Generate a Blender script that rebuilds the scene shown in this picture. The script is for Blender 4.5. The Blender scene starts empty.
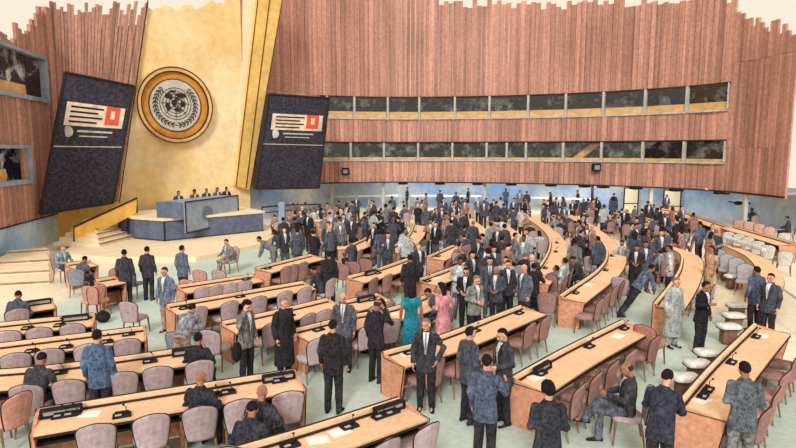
import bpy, bmesh, math, random
from mathutils import Vector, Matrix, noise
random.seed(7)
S = bpy.context.scene
COL = S.collection
PI = math.pi
# ------------------------------------------------------------------ camera
F, H, HOR = 580.0, 4.8, 150.0
PITCH = math.atan((224-HOR)/F)
cd = bpy.data.cameras.new('camera'); cam = bpy.data.objects.new('camera', cd); COL.objects.link(cam)
cam.location = (0, 0, H); cam.rotation_euler = (PI/2-PITCH, 0, 0)
cd.sensor_fit = 'HORIZONTAL'; cd.sensor_width = 36; cd.lens = 36*F/796; cd.clip_end = 400
S.camera = cam
C0 = Vector((0, 0, H))
FW = Vector((0, math.cos(PITCH), -math.sin(PITCH))); UPV = Vector((0, math.sin(PITCH), math.cos(PITCH)))
def ray(px, py): return Vector((1, 0, 0))*((px-398)/F)+UPV*((224-py)/F)+FW
def proj(p):
    d = Vector(p)-C0; k = d.dot(FW); return 398+F*d.x/k, 224-F*d.dot(UPV)/k
def pix(px, py, z=0.0):
    d = ray(px, py); return C0+d*((z-H)/d.z)
def onwall(px, py, p, u, off=0.0):
    """point where the sight line meets the vertical wall through p with plan direction u; off = distance in front"""
    n = Vector((u[1], -u[0], 0)).normalized(); q = Vector((p[0], p[1], 0))+n*off
    d = ray(px, py); return C0+d*((q-C0).dot(n)/d.dot(n))

# ------------------------------------------------------------------ materials
def lin(c):
    return tuple(((v/255)/12.92 if v/255 <= .04045 else ((v/255+.055)/1.055)**2.4) for v in c)
def watercolour(name, rgb=None, grain=14.0, amt=.35, blot=.6, blotamt=.25, streak=None, attr=None, ink=None, alt=None, rough=1.0):
    """pigment on rough paper: base colour with granulation, washes and (optionally) streaks and pen creases with painted highlights"""
    m = bpy.data.materials.new(name); m.use_nodes = True; nt = m.node_tree; N = nt.nodes; L = nt.links
    b = N['Principled BSDF']; b.inputs['Roughness'].default_value = rough; b.inputs['Specular IOR Level'].default_value = .08
    tc = N.new('ShaderNodeTexCoord')
    if rgb is None:
        oi = N.new('ShaderNodeObjectInfo'); cur = oi.outputs['Color']
    else:
        r = N.new('ShaderNodeRGB'); r.outputs[0].default_value = lin(rgb)+(1,); cur = r.outputs[0]
    def mulby(cur, fac_socket, lo, hi, a=0., bb=1.):
        mr = N.new('ShaderNodeMapRange'); mr.inputs[1].default_value = a; mr.inputs[2].default_value = bb
        mr.inputs[3].default_value = lo; mr.inputs[4].default_value = hi; L.new(fac_socket, mr.inputs[0])
        v = N.new('ShaderNodeVectorMath'); v.operation = 'SCALE'; L.new(cur, v.inputs[0]); L.new(mr.outputs[0], v.inputs['Scale']); return v.outputs[0]
    def nz(scale, detail=2, vec=None):
        n = N.new('ShaderNodeTexNoise'); n.inputs['Scale'].default_value = scale; n.inputs['Detail'].default_value = detail; n.inputs['Roughness'].default_value = .62
        L.new(vec or tc.outputs['Object'], n.inputs['Vector']); return n.outputs['Fac']
    if alt is not None:
        mx = N.new('ShaderNodeMix'); mx.data_type = 'RGBA'; r2 = N.new('ShaderNodeRGB'); r2.outputs[0].default_value = lin(alt[0])+(1,)
        mr = N.new('ShaderNodeMapRange'); mr.inputs[1].default_value = alt[2]; mr.inputs[2].default_value = alt[3]
        L.new(nz(alt[1], 4), mr.inputs[0]); L.new(mr.outputs[0], mx.inputs['Factor']); L.new(cur, mx.inputs['A']); L.new(r2.outputs[0], mx.inputs['B']); cur = mx.outputs['Result']
    if attr:
        at = N.new('ShaderNodeAttribute'); at.attribute_name = attr; cur = mulby(cur, at.outputs['Fac'], .72, 1.22)
    if streak:
        mp = N.new('ShaderNodeMapping'); mp.inputs['Scale'].default_value = streak; L.new(tc.outputs['Object'], mp.inputs['Vector'])
        cur = mulby(cur, nz(1.0, 3, mp.outputs[0]), .68, 1.34, .28, .72)
    cur = mulby(cur, nz(blot, 3), 1-blotamt, 1+blotamt, .3, .7)
    cur = mulby(cur, nz(grain*.45, 6), 1-amt, 1+amt, .32, .68)
    if ink:
        mp = N.new('ShaderNodeMapping'); mp.inputs['Scale'].default_value = (1, 1, .5); L.new(tc.outputs['Object'], mp.inputs['Vector'])
        f = nz(ink, 2, mp.outputs[0]); sb = N.new('ShaderNodeMath'); sb.operation = 'SUBTRACT'; sb.inputs[1].default_value = .5; L.new(f, sb.inputs[0])
        ab = N.new('ShaderNodeMath'); ab.operation = 'ABSOLUTE'; L.new(sb.outputs[0], ab.inputs[0]); cur = mulby(cur, ab.outputs[0], .5, 1.0, .004, .03)
        cur = mulby(cur, nz(ink*.8, 1, mp.outputs[0]), .8, 1.45, .5, .75)  # lighter noise patches: fold highlights painted into the cloth colour
    L.new(cur, b.inputs['Base Color']); return m
M = {}
M['wood_wall'] = watercolour('rose brown wall timber', (186, 140, 126), grain=12, amt=.2, blot=.25, blotamt=.12, streak=(5, 5, .1), attr='tone')
M['gold'] = watercolour('gold wash wall', (240, 208, 148), grain=5, amt=.10, blot=.22, blotamt=.10, alt=((252, 234, 196), .16, .42, .64))
M['gold_deep'] = watercolour('deep gold wash', (236, 196, 118), grain=6, amt=.14, blot=.4, blotamt=.12)
M['gold_stair'] = watercolour('amber wash', (238, 188, 100), grain=6, amt=.14, blot=.5, blotamt=.12)
M['cream'] = watercolour('cream paper wash', (244, 226, 194), grain=6, amt=.07, blot=.3, blotamt=.05)
M['blue_wall'] = watercolour('pale blue wash wall', (150, 184, 222), grain=6, amt=.12, blot=.35, blotamt=.12, alt=((226, 228, 226), .22, .42, .66))
M['slate'] = watercolour('slate blue podium', (104, 114, 140), grain=9, amt=.22, blot=.5, blotamt=.12)
M['podium_grey'] = watercolour('pale blue grey podium', (150, 166, 184), grain=9, amt=.16, blot=.8, blotamt=.12)
M['screen'] = watercolour('charcoal screen', (62, 60, 72), grain=16, amt=.6, blot=.6, blotamt=.16)
def floor_mat():
    m = watercolour('pale mint floor wash', (196, 212, 204), grain=16, amt=.10, blot=.35, blotamt=.06); N = m.node_tree.nodes; L = m.node_tree.links
    src = N['RGB'] if 'RGB' in N else None
    tc = N.new('ShaderNodeTexCoord'); mp = N.new('ShaderNodeMapping'); mp.vector_type = 'TEXTURE'; mp.inputs['Location'].default_value = (-1, 17, 0); mp.inputs['Scale'].default_value = (10.5, 15.5, 1)
    L.new(tc.outputs['Object'], mp.inputs['Vector']); ln = N.new('ShaderNodeVectorMath'); ln.operation = 'LENGTH'; L.new(mp.outputs[0], ln.inputs[0])
    n = N.new('ShaderNodeTexNoise'); n.inputs['Scale'].default_value = .35; n.inputs['Detail'].default_value = 4; L.new(tc.outputs['Object'], n.inputs['Vector'])
    ad = N.new('ShaderNodeMath'); ad.operation = 'MULTIPLY_ADD'; ad.inputs[1].default_value = .7; L.new(n.outputs['Fac'], ad.inputs[0]); L.new(ln.outputs['Value'], ad.inputs[2])
    mr = N.new('ShaderNodeMapRange'); mr.inputs[1].default_value = 1.22; mr.inputs[2].default_value = 1.42; L.new(ad.outputs[0], mr.inputs[0])
    mx = N.new('ShaderNodeMix'); mx.data_type = 'RGBA'; mx.inputs['B'].default_value = lin((240, 228, 204))+(1,); tgt = src.outputs[0].links[0].to_socket
    L.new(mr.outputs[0], mx.inputs['Factor']); L.new(src.outputs[0], mx.inputs['A']); L.new(mx.outputs['Result'], tgt); return m
M['floor'] = floor_mat()
M['step'] = watercolour('step edge sepia', (168, 140, 122), grain=12, amt=.3)
M['desk'] = watercolour('peach desk wood', (240, 196, 160), grain=26, amt=.12, blot=1.0, blotamt=.10)
M['desk_rim'] = watercolour('pale rim wood', (246, 210, 174), grain=30, amt=.12, blot=1.5, blotamt=.08)
M['desk_panel'] = watercolour('terracotta desk end', (216, 156, 128), grain=24, amt=.22, blot=1.6, blotamt=.12)
M['dark'] = watercolour('ink black', (44, 40, 44), grain=30, amt=.35)
M['ink'] = watercolour('pen line', (62, 50, 48), grain=20, amt=.3)
M['chair'] = watercolour('chair cloth', None, grain=34, amt=.20, blot=4, blotamt=.12)
M['cloth'] = watercolour('suit cloth', None, grain=42, amt=.5, blot=5, blotamt=.2, ink=7)
M['plain'] = watercolour('soft cloth', None, grain=42, amt=.2, blot=6, blotamt=.1, ink=6)
M['skin'] = watercolour('skin wash', None, grain=40, amt=.18, blot=9, blotamt=.18)
M['hair'] = watercolour('hair ink', None, grain=60, amt=.45, blot=12, blotamt=.3)
M['leg'] = watercolour('chair leg wood', (140, 110, 98), grain=30, amt=.25)
M['silver'] = watercolour('silver grey emblem', (200, 196, 186), grain=7, amt=.16, blot=1, blotamt=.1)
M['orange'] = watercolour('orange emblem ring', (212, 146, 72), grain=6, amt=.14)
M['sill'] = watercolour('apricot ledge', (232, 186, 126), grain=7, amt=.14)
M['white'] = watercolour('off white paint', (226, 224, 218), grain=12, amt=.10)
M['paper'] = watercolour('paper sheet', (244, 240, 232), grain=30, amt=.06)
M['beige'] = watercolour('beige screen banner', (226, 208, 186), grain=9, amt=.16)
M['red'] = watercolour('red screen square', (214, 92, 76), grain=9, amt=.14)
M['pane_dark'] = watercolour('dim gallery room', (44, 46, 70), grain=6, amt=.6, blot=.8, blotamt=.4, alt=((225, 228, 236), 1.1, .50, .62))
M['frame'] = watercolour('pale grey frame', (190, 188, 182), grain=10, amt=.2)
M['frame_blue'] = watercolour('grey blue frame', (148, 160, 178), grain=8, amt=.2)
def glass_mat():
    m = bpy.data.materials.new('window glass'); m.use_nodes = True; N = m.node_tree.nodes; L = m.node_tree.links
    out = N['Material Output']; N.remove(N['Principled BSDF'])
    t = N.new('ShaderNodeBsdfTransparent'); g = N.new('ShaderNodeBsdfGlossy'); g.inputs['Roughness'].default_value = .15
    x = N.new('ShaderNodeMixShader'); x.inputs[0].default_value = .05
    L.new(t.outputs[0], x.inputs[1]); L.new(g.outputs[0], x.inputs[2]); L.new(x.outputs[0], out.inputs[0]); return m
M['glass'] = glass_mat()

# ------------------------------------------------------------------ mesh helpers
def tag(o, label=None, cat=None, group=None, kind=None):
    if label: o['label'] = label
    if cat: o['category'] = cat
    if group: o['group'] = group
    if kind: o['kind'] = kind
    return o
def empty(name, loc=(0, 0, 0), rz=0):
    o = bpy.data.objects.new(name, None); COL.objects.link(o); o.location = loc; o.rotation_euler = (0, 0, rz); o.empty_display_size = .2; return o
def link(name, me, parent=None, color=None, loc=(0, 0, 0), rz=0):
    o = bpy.data.objects.new(name, me); COL.objects.link(o); o.parent = parent
    o.location = loc; o.rotation_euler = (0, 0, rz)
    if color: o.color = lin(color)+(1,)
    return o
class MB:
    def __init__(s): s.v = []; s.f = []; s.t = []
    def add(s, vs, fs, tone=.5):
        k = len(s.v); s.v += [tuple(v) for v in vs]; s.f += [tuple(i+k for i in f) for f in fs]; s.t += [tone]*len(fs)
    def box(s, c, size, R=None, tone=.5):
        c = Vector(c); x, y, z = [q/2 for q in size]
        vs = [Vector((a*x, b*y, d*z)) for d in (-1, 1) for a, b in ((-1, -1), (1, -1), (1, 1), (-1, 1))]
        if R is not None: vs = [R @ v for v in vs]
        s.add([c+v for v in vs], [(3, 2, 1, 0), (4, 5, 6, 7), (0, 1, 5, 4), (1, 2, 6, 5), (2, 3, 7, 6), (3, 0, 4, 7)], tone)
    def prism(s, poly, off, tone=.5):
        """closed polygon (3D points) pushed along off"""
        n = len(poly); off = Vector(off); a = [Vector(p) for p in poly]; b = [p+off for p in a]
        s.add(a+b, [tuple(range(n-1, -1, -1)), tuple(range(n, 2*n))]+[(i, (i+1) % n, n+(i+1) % n, n+i) for i in range(n)], tone)
    def loft(s, rings, tone=.5):
        """rings: lists of equal length 3D points; fan-capped"""
        n = len(rings[0]); vs = [p for r in rings for p in r]; fs = []
        for i in range(len(rings)-1):
            for j in range(n): fs.append((i*n+j, i*n+(j+1) % n, (i+1)*n+(j+1) % n, (i+1)*n+j))
        c0 = sum((Vector(p) for p in rings[0]), Vector())/n; c1 = sum((Vector(p) for p in rings[-1]), Vector())/n
        k = len(vs); vs += [c0, c1]; m = (len(rings)-1)*n
        for j in range(n): fs.append((k, (j+1) % n, j)); fs.append((k+1, m+j, m+(j+1) % n))
        s.add(vs, fs, tone)
    def tube(s, pts, r, n=6, tone=.5):
        pts = [Vector(p) for p in pts]; rr = r if isinstance(r, (list, tuple)) else [r]*len(pts); rings = []
        for i, p in enumerate(pts):
            d = (pts[min(i+1, len(pts)-1)]-pts[max(i-1, 0)]).normalized()
            a = d.cross(Vector((0, 0, 1)) if abs(d.z) < .9 else Vector((1, 0, 0))).normalized(); b = d.cross(a)
            rings.append([p+(a*math.cos(2*PI*j/n)+b*math.sin(2*PI*j/n))*rr[i] for j in range(n)])
        s.loft(rings, tone)
    def limb(s, pts, rr, n=12):
        """rounded tapered limb"""
        pts = [Vector(p) for p in pts]
        s.tube(pts, rr, n)
        for p, r in zip(pts, rr): s.ell(p, (r, r, r))
    def ell(s, c, rad, R=None, nu=12, nv=8):
        c = Vector(c); vs = []; fs = []
        for i in range(1, nv):
            a = PI*i/nv
            for j in range(nu):
                b = 2*PI*j/nu; v = Vector((rad[0]*math.sin(a)*math.cos(b), rad[1]*math.sin(a)*math.sin(b), rad[2]*math.cos(a)))
                vs.append(c+(R @ v if R is not None else v))
        t = Vector((0, 0, rad[2])); t = R @ t if R is not None else t; vs += [c+t, c-t]; k = len(vs)-2
        for i in range(nv-2):
            for j in range(nu): fs.append((i*nu+j, (i+1)*nu+j, (i+1)*nu+(j+1) % nu, i*nu+(j+1) % nu))
        for j in range(nu): fs.append((k, j, (j+1) % nu)); fs.append((k+1, (nv-2)*nu+(j+1) % nu, (nv-2)*nu+j))
        s.add(vs, fs)
    def mesh(s, name, mat, smooth=False, tones=False):
        me = bpy.data.meshes.new(name); me.from_pydata(s.v, [], s.f)
        bm = bmesh.new(); bm.from_mesh(me); bmesh.ops.recalc_face_normals(bm, faces=bm.faces); bm.to_mesh(me); bm.free()
        me.materials.append(mat)
        if smooth: me.shade_smooth()
        if tones:
            at = me.attributes.new('tone', 'FLOAT', 'FACE')
            for i, t in enumerate(s.t): at.data[i].value = t
        return me
    def build(s, name, mat, parent=None, smooth=False, tones=False, color=None, loc=(0, 0, 0), rz=0):
        return link(name, s.mesh(name, mat, smooth, tones), parent, color, loc, rz)
def recentre(o):
    """move a world-built mesh's origin to its base"""
    vs = o.data.vertices; c = sum((v.co for v in vs), Vector())/len(vs); c.z = min(v.co.z for v in vs)
    o.data.transform(Matrix.Translation(-c)); o.location = c; return o
def tidy(root):
    """place an Empty root's origin at the base of its world-built parts"""
    ch = [c for c in COL.objects if c.parent == root and c.type == 'MESH']
    allv = [v.co for c in ch for v in c.data.vertices]
    c = Vector((sum(v.x for v in allv)/len(allv), sum(v.y for v in allv)/len(allv), min(v.z for v in allv)))
    def sh(o):
        o.data.transform(Matrix.Translation(-c))
        for k in COL.objects:
            if k.parent == o: sh(k)
    for k in ch: sh(k)
    root.location = c; return root
def struct(o): o['kind'] = 'structure'; return o
used_labels = {}
def uniq(label):
    used_labels[label] = used_labels.get(label, 0)+1
    return label
ORD = ['first', 'second', 'third', 'fourth', 'fifth', 'sixth', 'seventh', 'eighth', 'ninth', 'tenth', 'eleventh', 'twelfth', 'thirteenth', 'fourteenth', 'fifteenth', 'sixteenth']

# ------------------------------------------------------------------ the hall
# floor: irregular edge where the place stops
fb = MB(); edge = []
for i in range(60):
    a = 2*PI*i/60; r = 1+.03*math.sin(i*7.3)
    edge.append((3+34*math.cos(a)*r, 25+33*math.sin(a)*r, 0))
fb.prism(edge, (0, 0, -.3)); struct(fb.build('floor', M['floor']))

def catmull(pts, k=6):
    P = [Vector(p) for p in pts]
    if len(P) == 2: return [P[0].lerp(P[1], i/k) for i in range(k+1)]
    out = []
    for i in range(len(P)-1):
        a = P[i-1] if i else P[0]*2-P[1]; b, c = P[i], P[i+1]; d = P[i+2] if i+2 < len(P) else P[-1]*2-P[-2]
        for j in range(k):
            t = j/k; out.append(.5*((2*b)+(c-a)*t+(2*a-5*b+4*c-d)*t*t+(3*b-3*c+d-a)*t**3))
    out.append(P[-1]); return out
def resample(pts, step):
    L = [0]
    for a, b in zip(pts, pts[1:]): L.append(L[-1]+(b-a).length)
    n = max(1, round(L[-1]/step)); out = []
    for i in range(n+1):
        s = L[-1]*i/n; j = 0
        while j < len(L)-2 and L[j+1] < s: j += 1
        out.append(pts[j].lerp(pts[j+1], (s-L[j])/(L[j+1]-L[j])))
    return out
def slat_wall(name, path, z0f, z1f, step=.34, thick=.12, rng=None):
    """row of upright boards following path; z0f/z1f give heights at fraction t"""
    rng = rng or random.Random(name); mb = MB(); P = resample(path, step); n = len(P)-1
    for i in range(n):
        a, b = P[i], P[i+1]; t = (i+.5)/n; u = (b-a).normalized(); nn = Vector((u.y, -u.x, 0))
        d = rng.uniform(0, .05); g = .012
        z0, z1 = z0f(t), z1f(t)
        q = [a+u*g+nn*d, b-u*g+nn*d, b-u*g-nn*thick, a+u*g-nn*thick]
        mb.prism([Vector((p.x, p.y, z0)) for p in q], (0, 0, z1-z0), min(1, max(0, rng.gauss(.5, .2))))
    o = mb.build(name, M['wood_wall'], tones=True); return struct(o)
def arc_from(lst): return [Vector(((px-398)/F*D, D, 0)) for px, D in lst]
ARC = arc_from([(244, 37.8), (262, 39.6), (300, 43), (330, 44.6), (400, 45.8), (480, 45), (540, 43.6), (600, 41.6), (660, 39), (724, 35.6), (786, 31)])
SM = catmull(ARC, 8)
def arc_at(px):  # point of the smooth arc under an image column
    best = None
    for a, b in zip(SM, SM[1:]):
        pa, pb = 398+F*a.x/a.y, 398+F*b.x/b.y
        if pa <= px <= pb: t = (px-pa)/(pb-pa); return a.lerp(b, t)
    return SM[-1]
def sub(p0, p1):
    a = [q for q in SM if p0+1 < 398+F*q.x/q.y < p1-1]; return [arc_at(p0)]+a+[arc_at(p1)]
rg = random.Random(3)
def ztop(t):
    px = 262+t*(786-262)
    return 18.5 if px < 470 else 4.8+(152-(6+10*max(0, (px-640)/140))+rg.uniform(-5, 5))*(44-9*max(0, (px-480)/300))/F
Z5, Z4, Z3, Z2, Z1 = 8.85, 7.15, 5.35, 3.95, 2.3
slat_wall('wall_back', sub(246, 724), lambda t: Z5, lambda t: ztop(t*.88), .36)
slat_wall('wall_back_side', sub(246, 321), lambda t: Z1, lambda t: Z5-.03, .36)
slat_wall('trim_1', sub(322, 724), lambda t: Z3, lambda t: Z4, .36)
slat_wall('trim_2', sub(316, 724), lambda t: Z1, lambda t: Z2, .36)
# right hand panel, three tiers with ragged outer edge
def rpanel(name, zz0, zz1, seed):
    r = random.Random(seed); pr = sub(724, 786)
    slat_wall(name, [p*1.0 for p in pr], lambda t: zz0-(0 if zz0 > 3 else 0), lambda t: zz1, .30, rng=r)
rpanel('wall_right', Z1-.1, 4.96, 1); rpanel('wall_right_upper', 4.93, 9.9, 2)
slat_wall('wall_right_top', sub(724, 786), lambda t: 9.93, lambda t: 4.8+(146-20-12*t+rg.uniform(-7, 7))*(35.6-4.6*t)/F, .30)
# dark cap lines, sills and gallery rooms
def ribbon(name, path, z0, z1, d0, d1, mat, parent=None):
    mb = MB(); n = len(path)
    def nrm(i):
        u = (path[min(i+1, n-1)]-path[max(i-1, 0)]).normalized(); return Vector((u.y, -u.x, 0))
    rings = []
    for i, p in enumerate(path):
        k = nrm(i); a, b = p+k*d0, p+k*d1
        rings.append([Vector((a.x, a.y, z0)), Vector((b.x, b.y, z0)), Vector((b.x, b.y, z1)), Vector((a.x, a.y, z1))])
    mb.loft(rings); return mb.build(name, mat, parent)
for nm, z in (('trim_3', Z5-.06), ('trim_4', Z3), ('trim_5', Z4-.02), ('trim_6', Z2-.02), ('trim_7', Z1-.06)):
    struct(ribbon(nm, sub(322, 724) if nm != 'trim_7' else sub(316, 786), z, z+.09, .0, .09, M['ink'] if z in (Z5-.06, Z3, Z1-.06) else M['frame']))
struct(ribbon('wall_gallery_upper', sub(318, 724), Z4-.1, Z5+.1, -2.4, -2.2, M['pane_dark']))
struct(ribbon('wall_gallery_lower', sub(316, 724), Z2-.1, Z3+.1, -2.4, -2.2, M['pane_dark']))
for nm, z in (('floor_gallery_upper', Z4-.12), ('ceiling_gallery_upper', Z5), ('floor_gallery_lower', Z2-.12), ('ceiling_gallery_lower', Z3)):
    struct(ribbon(nm, sub(316, 724), z, z+.12, -2.4, -.1, M['frame_blue'] if 'floor' in nm else M['dark']))
struct(ribbon('ceiling', sub(262, 786), Z1+.1, Z1+.25, -3.2, -.12, M['frame_blue']))
for row, zb, zt, cols in (('upper', Z4, Z5, [328, 355, 388, 419, 454, 488, 526, 563, 600, 641, 682, 723]), ('lower', Z2, Z3, [322, 351, 384, 418, 452, 486, 506, 525, 562, 600, 641, 682, 723])):
    for i in range(len(cols)-1):
        a, b = arc_at(cols[i]), arc_at(cols[i+1]); u = (b-a).normalized(); n = Vector((u.y, -u.x, 0))
        w = struct(empty('window_%d' % (i+1+(20 if row == 'lower' else 0)), (a+b)/2+Vector((0, 0, zb))))
        rz = math.atan2(u.y, u.x); wd = (b-a).length; h = zt-zb
        f = MB(); f.box((-wd/2, 0, h/2), (.16, .22, h)); f.box((wd/2-.04, 0, h/2), (.08, .2, h)); f.box((0, 0, .06), (wd, .2, .12))
        f.build('window_frame', M['frame'], w); MBs = MB(); MBs.box((0, .12, .12+(.24 if row == 'upper' else .09)), (wd-.2, .05, .45 if row == 'upper' else .16)); MBs.build('window_sill', M['sill'], w)
        g = MB(); g.box((0, .02, h/2), (wd-.2, .015, h-.1)); g.build('pane', M['glass'], w); w.rotation_euler.z = rz
# objects seen inside the galleries
def gal(px0, px1, y0, y1, back): pass
a, b = arc_at(566), arc_at(596); u = (b-a).normalized(); nb = Vector((u.y, -u.x, 0))
mb = MB(); p0 = a-nb*.9; p1 = b-nb*.9
mb.prism([p0+Vector((0, 0, Z2+.12)), p0+u*.7+Vector((0, 0, Z2+.12)), p1+Vector((0, 0, Z3-.12)), p1-u*.7+Vector((0, 0, Z3-.12))], -nb*.5)
o = recentre(mb.build('stair_balustrade', M['sill'])); tag(o, 'apricot slanted stair side seen through the lower gallery window', 'staircase')
# ceiling of under-gallery zone, blue rear wall
BW = ribbon('wall_blue', sub(262, 786), 0, Z1+.2, -3.3, -3.1, M['blue_wall']); struct(BW)
for k, px in enumerate([331, 383, 486, 655, 753]):
    p = arc_at(px); mb = MB(); mb.box((0, 0, Z1/2), (.22, .22, Z1)); struct(mb.build('trim_%d' % (10+k), M['frame'], loc=(p.x, p.y+.6, 0)))
p = arc_at(595); mb = MB(); mb.box((0, 0, Z1/2), (.16, .16, Z1)); struct(mb.build('trim_15', M['ink'], loc=(p.x, p.y+.5, 0)))
# white counter rails along the blue wall
for k, (x0, x1) in enumerate([(335, 400), (410, 480), (520, 592)]):
    P = [q+Vector((0, 0, 0)) for q in sub(x0, x1)]
    o = ribbon('counter_rail', P, 1.02, 1.16, -2.2, -1.7, M['white']); r = tag(recentre(o), 'white counter rail along the blue rear wall, %s of three from the left' % ORD[k], 'counter')
    mb = MB(); 
    for q in resample(P, 2.5)[0:]: mb.box((q.x-o.location.x, q.y+1.95-o.location.y, .51-o.location.z), (.08, .08, 1.02))
    mb.build('rail_post', M['frame'], o); r['group'] = 'white counter rails along the rear wall'
# spotlights under the gallery and wall speakers
for k, px in enumerate([403, 440, 478, 512, 552, 586, 605, 638, 679, 725]):
    p = arc_at(px); e = empty('spotlight', (p.x, p.y+.35, Z1-.22)); 
    mb = MB(); mb.box((0, 0, .1), (.75, .5, .18)); mb.build('housing', M['dark'], e)
    mb = MB(); mb.ell((0, -.05, 0), (.2, .16, .05)); mb.build('lens', M['frame'], e)
    pl = bpy.data.lights.new('downlight_lamp', 'AREA'); pl.energy = 38; pl.size = 1.2; pl.color = (.95, .97, 1); po = bpy.data.objects.new('downlight_lamp', pl); COL.objects.link(po); po.location = (p.x, p.y+.9, Z1-.05); po.rotation_euler = (math.radians(40), 0, 0)
    tag(e, 'dark downlight under the gallery edge, %s from the left of ten' % ORD[k], 'light', 'downlights under the gallery')
for k, (px, py) in enumerate([(346, 171), (594, 167)]):
    p = arc_at(px); z = 4.8-(py-150)*p.y/F; e = empty('wall_speaker', (p.x, p.y-.3, z-.3))
    mb = MB(); mb.box((0, 0, .3), (.55, .35, .55)); mb.build('cabinet', M['dark'], e)
    mb = MB(); mb.box((0, -.18, .3), (.35, .03, .3)); mb.build('grille', M['frame_blue'], e)
    mb = MB(); mb.box((0, .22, .3), (.1, .12, .1)); mb.build('bracket', M['ink'], e)
    tag(e, ['small dark speaker on the lower wood band near the right screen', 'small dark speaker on the lower wood band above the rear pillar'][k], 'speaker', 'wall speakers')
for k, (px0, px1) in enumerate([(632, 647), (674, 692)]):
    a, b = arc_at(px0), arc_at(px1); e = struct(empty('door_%d' % (k+1), ((a.x+b.x)/2*1.03, (a.y+b.y)/2+2.6, 0)))
    w = (b-a).length*1.02
    mb = MB(); mb.box((0, 0, 1.0), (w, .06, 2.0)); mb.build('door_leaf', M['cream'], e)
    mb = MB(); mb.box((-w/2, -.04, 1.0), (.07, .08, 2.04)); mb.box((w/2, -.04, 1.0), (.07, .08, 2.04)); mb.box((0, -.04, 2.04), (w+.07, .08, .07)); mb.box((0, -.04, .9), (w, .08, .05)); mb.build('door_frame', M['ink'], e)
# dark wall camera shape right
p = arc_at(725); e = empty('wall_camera', (p.x+1.6, p.y+1.2, 1.35)); mb = MB(); mb.ell((0, 0, .1), (.3, .14, .13)); mb.tube([(.2, 0, .1), (.75, 0, .08)], [.09, .05], 8); mb.build('housing', M['dark'], e)
mb = MB(); mb.tube([(0, .1, .1), (0, 1.1, .1)], .04); mb.build('bracket', M['ink'], e); tag(e, 'dark horizontal camera mounted on the blue wall at right', 'camera')

# left wall --------------------------------------------------------
LW0, LW1 = Vector((-16.3, 20.4, 0)), Vector((-18.2, 31.1, 0)); LU = (LW1-LW0).normalized()
YU = Vector((math.cos(math.radians(40)), math.sin(math.radians(40)), 0)); YP = LW1
YN = Vector((YU.y, -YU.x, 0))
def lw(px, py, off=0): return onwall(px, py, LW0, LU, off)
def yw(px, py, off=0): return onwall(px, py, YP, YU, off)
# timber left wall with window holes: boards cut around two openings
def left_slats():
    mb = MB(); r = random.Random(5); P = resample([LW0, LW1], .3); n = len(P)-1; nn = Vector((LU.y, -LU.x, 0))
    hi = [(lw(-60, 40).y, lw(46, 60).y, 7.3, 9.4), (lw(-60, 150).y, lw(23, 150).y, 3.35, 4.95)]
    for i in range(n):
        a, b = P[i], P[i+1]; y = (a.y+b.y)/2; t = (y-lw(0, 38).y)/(lw(56, 8).y-lw(0, 38).y); top = lw(0, 44).z+(lw(56, 6).z-lw(0, 44).z)*t+r.uniform(-.35, .5)
        cuts = [(z0, z1) for y0, y1, z0, z1 in hi if y0 < y < y1]; z = 1.45
        segs = []
        for z0, z1 in sorted(cuts): segs.append((z, z0)); z = z1
        segs.append((z, top)); tn = min(1, max(0, r.gauss(.42, .2))); d = r.uniform(0, .04)
        for z0, z1 in segs:
            q = [a+LU*.01+nn*d, b-LU*.01+nn*d, b-LU*.01-nn*.12, a+LU*.01-nn*.12]
            mb.prism([Vector((p.x, p.y, z0)) for p in q], (0, 0, z1-z0), tn)
    struct(mb.build('wall_left', M['wood_wall'], tones=True))
left_slats()
nn = Vector((LU.y, -LU.x, 0))
mb = MB(); mb.prism([LW0, LW1, LW1-nn*.2, LW0-nn*.2], (0, 0, 1.45)); struct(mb.build('wall_left_base', M['blue_wall']))
mb = MB(); mb.prism([LW0+nn*.06, LW1+nn*.06, LW1-nn*.1, LW0-nn*.1], (0, 0, .06)); 
for v in range(len(mb.v)): mb.v[v] = (mb.v[v][0], mb.v[v][1], mb.v[v][2]+1.42)
struct(mb.build('trim_20', M['ink']))
for k, (pxe, z0, z1) in enumerate([(46, 7.3, 9.4), (23, 3.35, 4.95)]):
    ye = lw(pxe, 100).y; a = LW0.copy(); b = LW0+LU*((ye-LW0.y)/LU.y); w = (b-a).length; h = z1-z0
    e = struct(empty('window_%d' % (40+k), (a+b)/2+Vector((0, 0, z0)), math.atan2(LU.y, LU.x)))
    mb = MB(); mb.box((0, 0, -.02), (w+.2, .3, .2)); mb.box((0, 0, h), (w+.2, .3, .16)); mb.box((w/2, 0, h/2), (.3, .3, h)); mb.box((-w/2+1.2, 0, h/2), (.2, .2, h)); mb.build('window_frame', M['frame_blue'], e)
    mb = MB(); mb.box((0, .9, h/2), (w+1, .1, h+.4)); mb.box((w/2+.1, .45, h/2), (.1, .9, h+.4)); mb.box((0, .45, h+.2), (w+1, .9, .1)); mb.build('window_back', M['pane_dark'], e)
    mb = MB(); mb.box((0, .0, h/2), (w, .02, h)); mb.build('pane', M['glass'], e)
    mb = MB()
    mb.box((-.9, .45, .3), (w-1.5, .4, .62)); mb.ell((w/2-1.65, .45, .3), (.3, .2, .31))
    mb.build('window_ledge', M['sill'], e)
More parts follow.
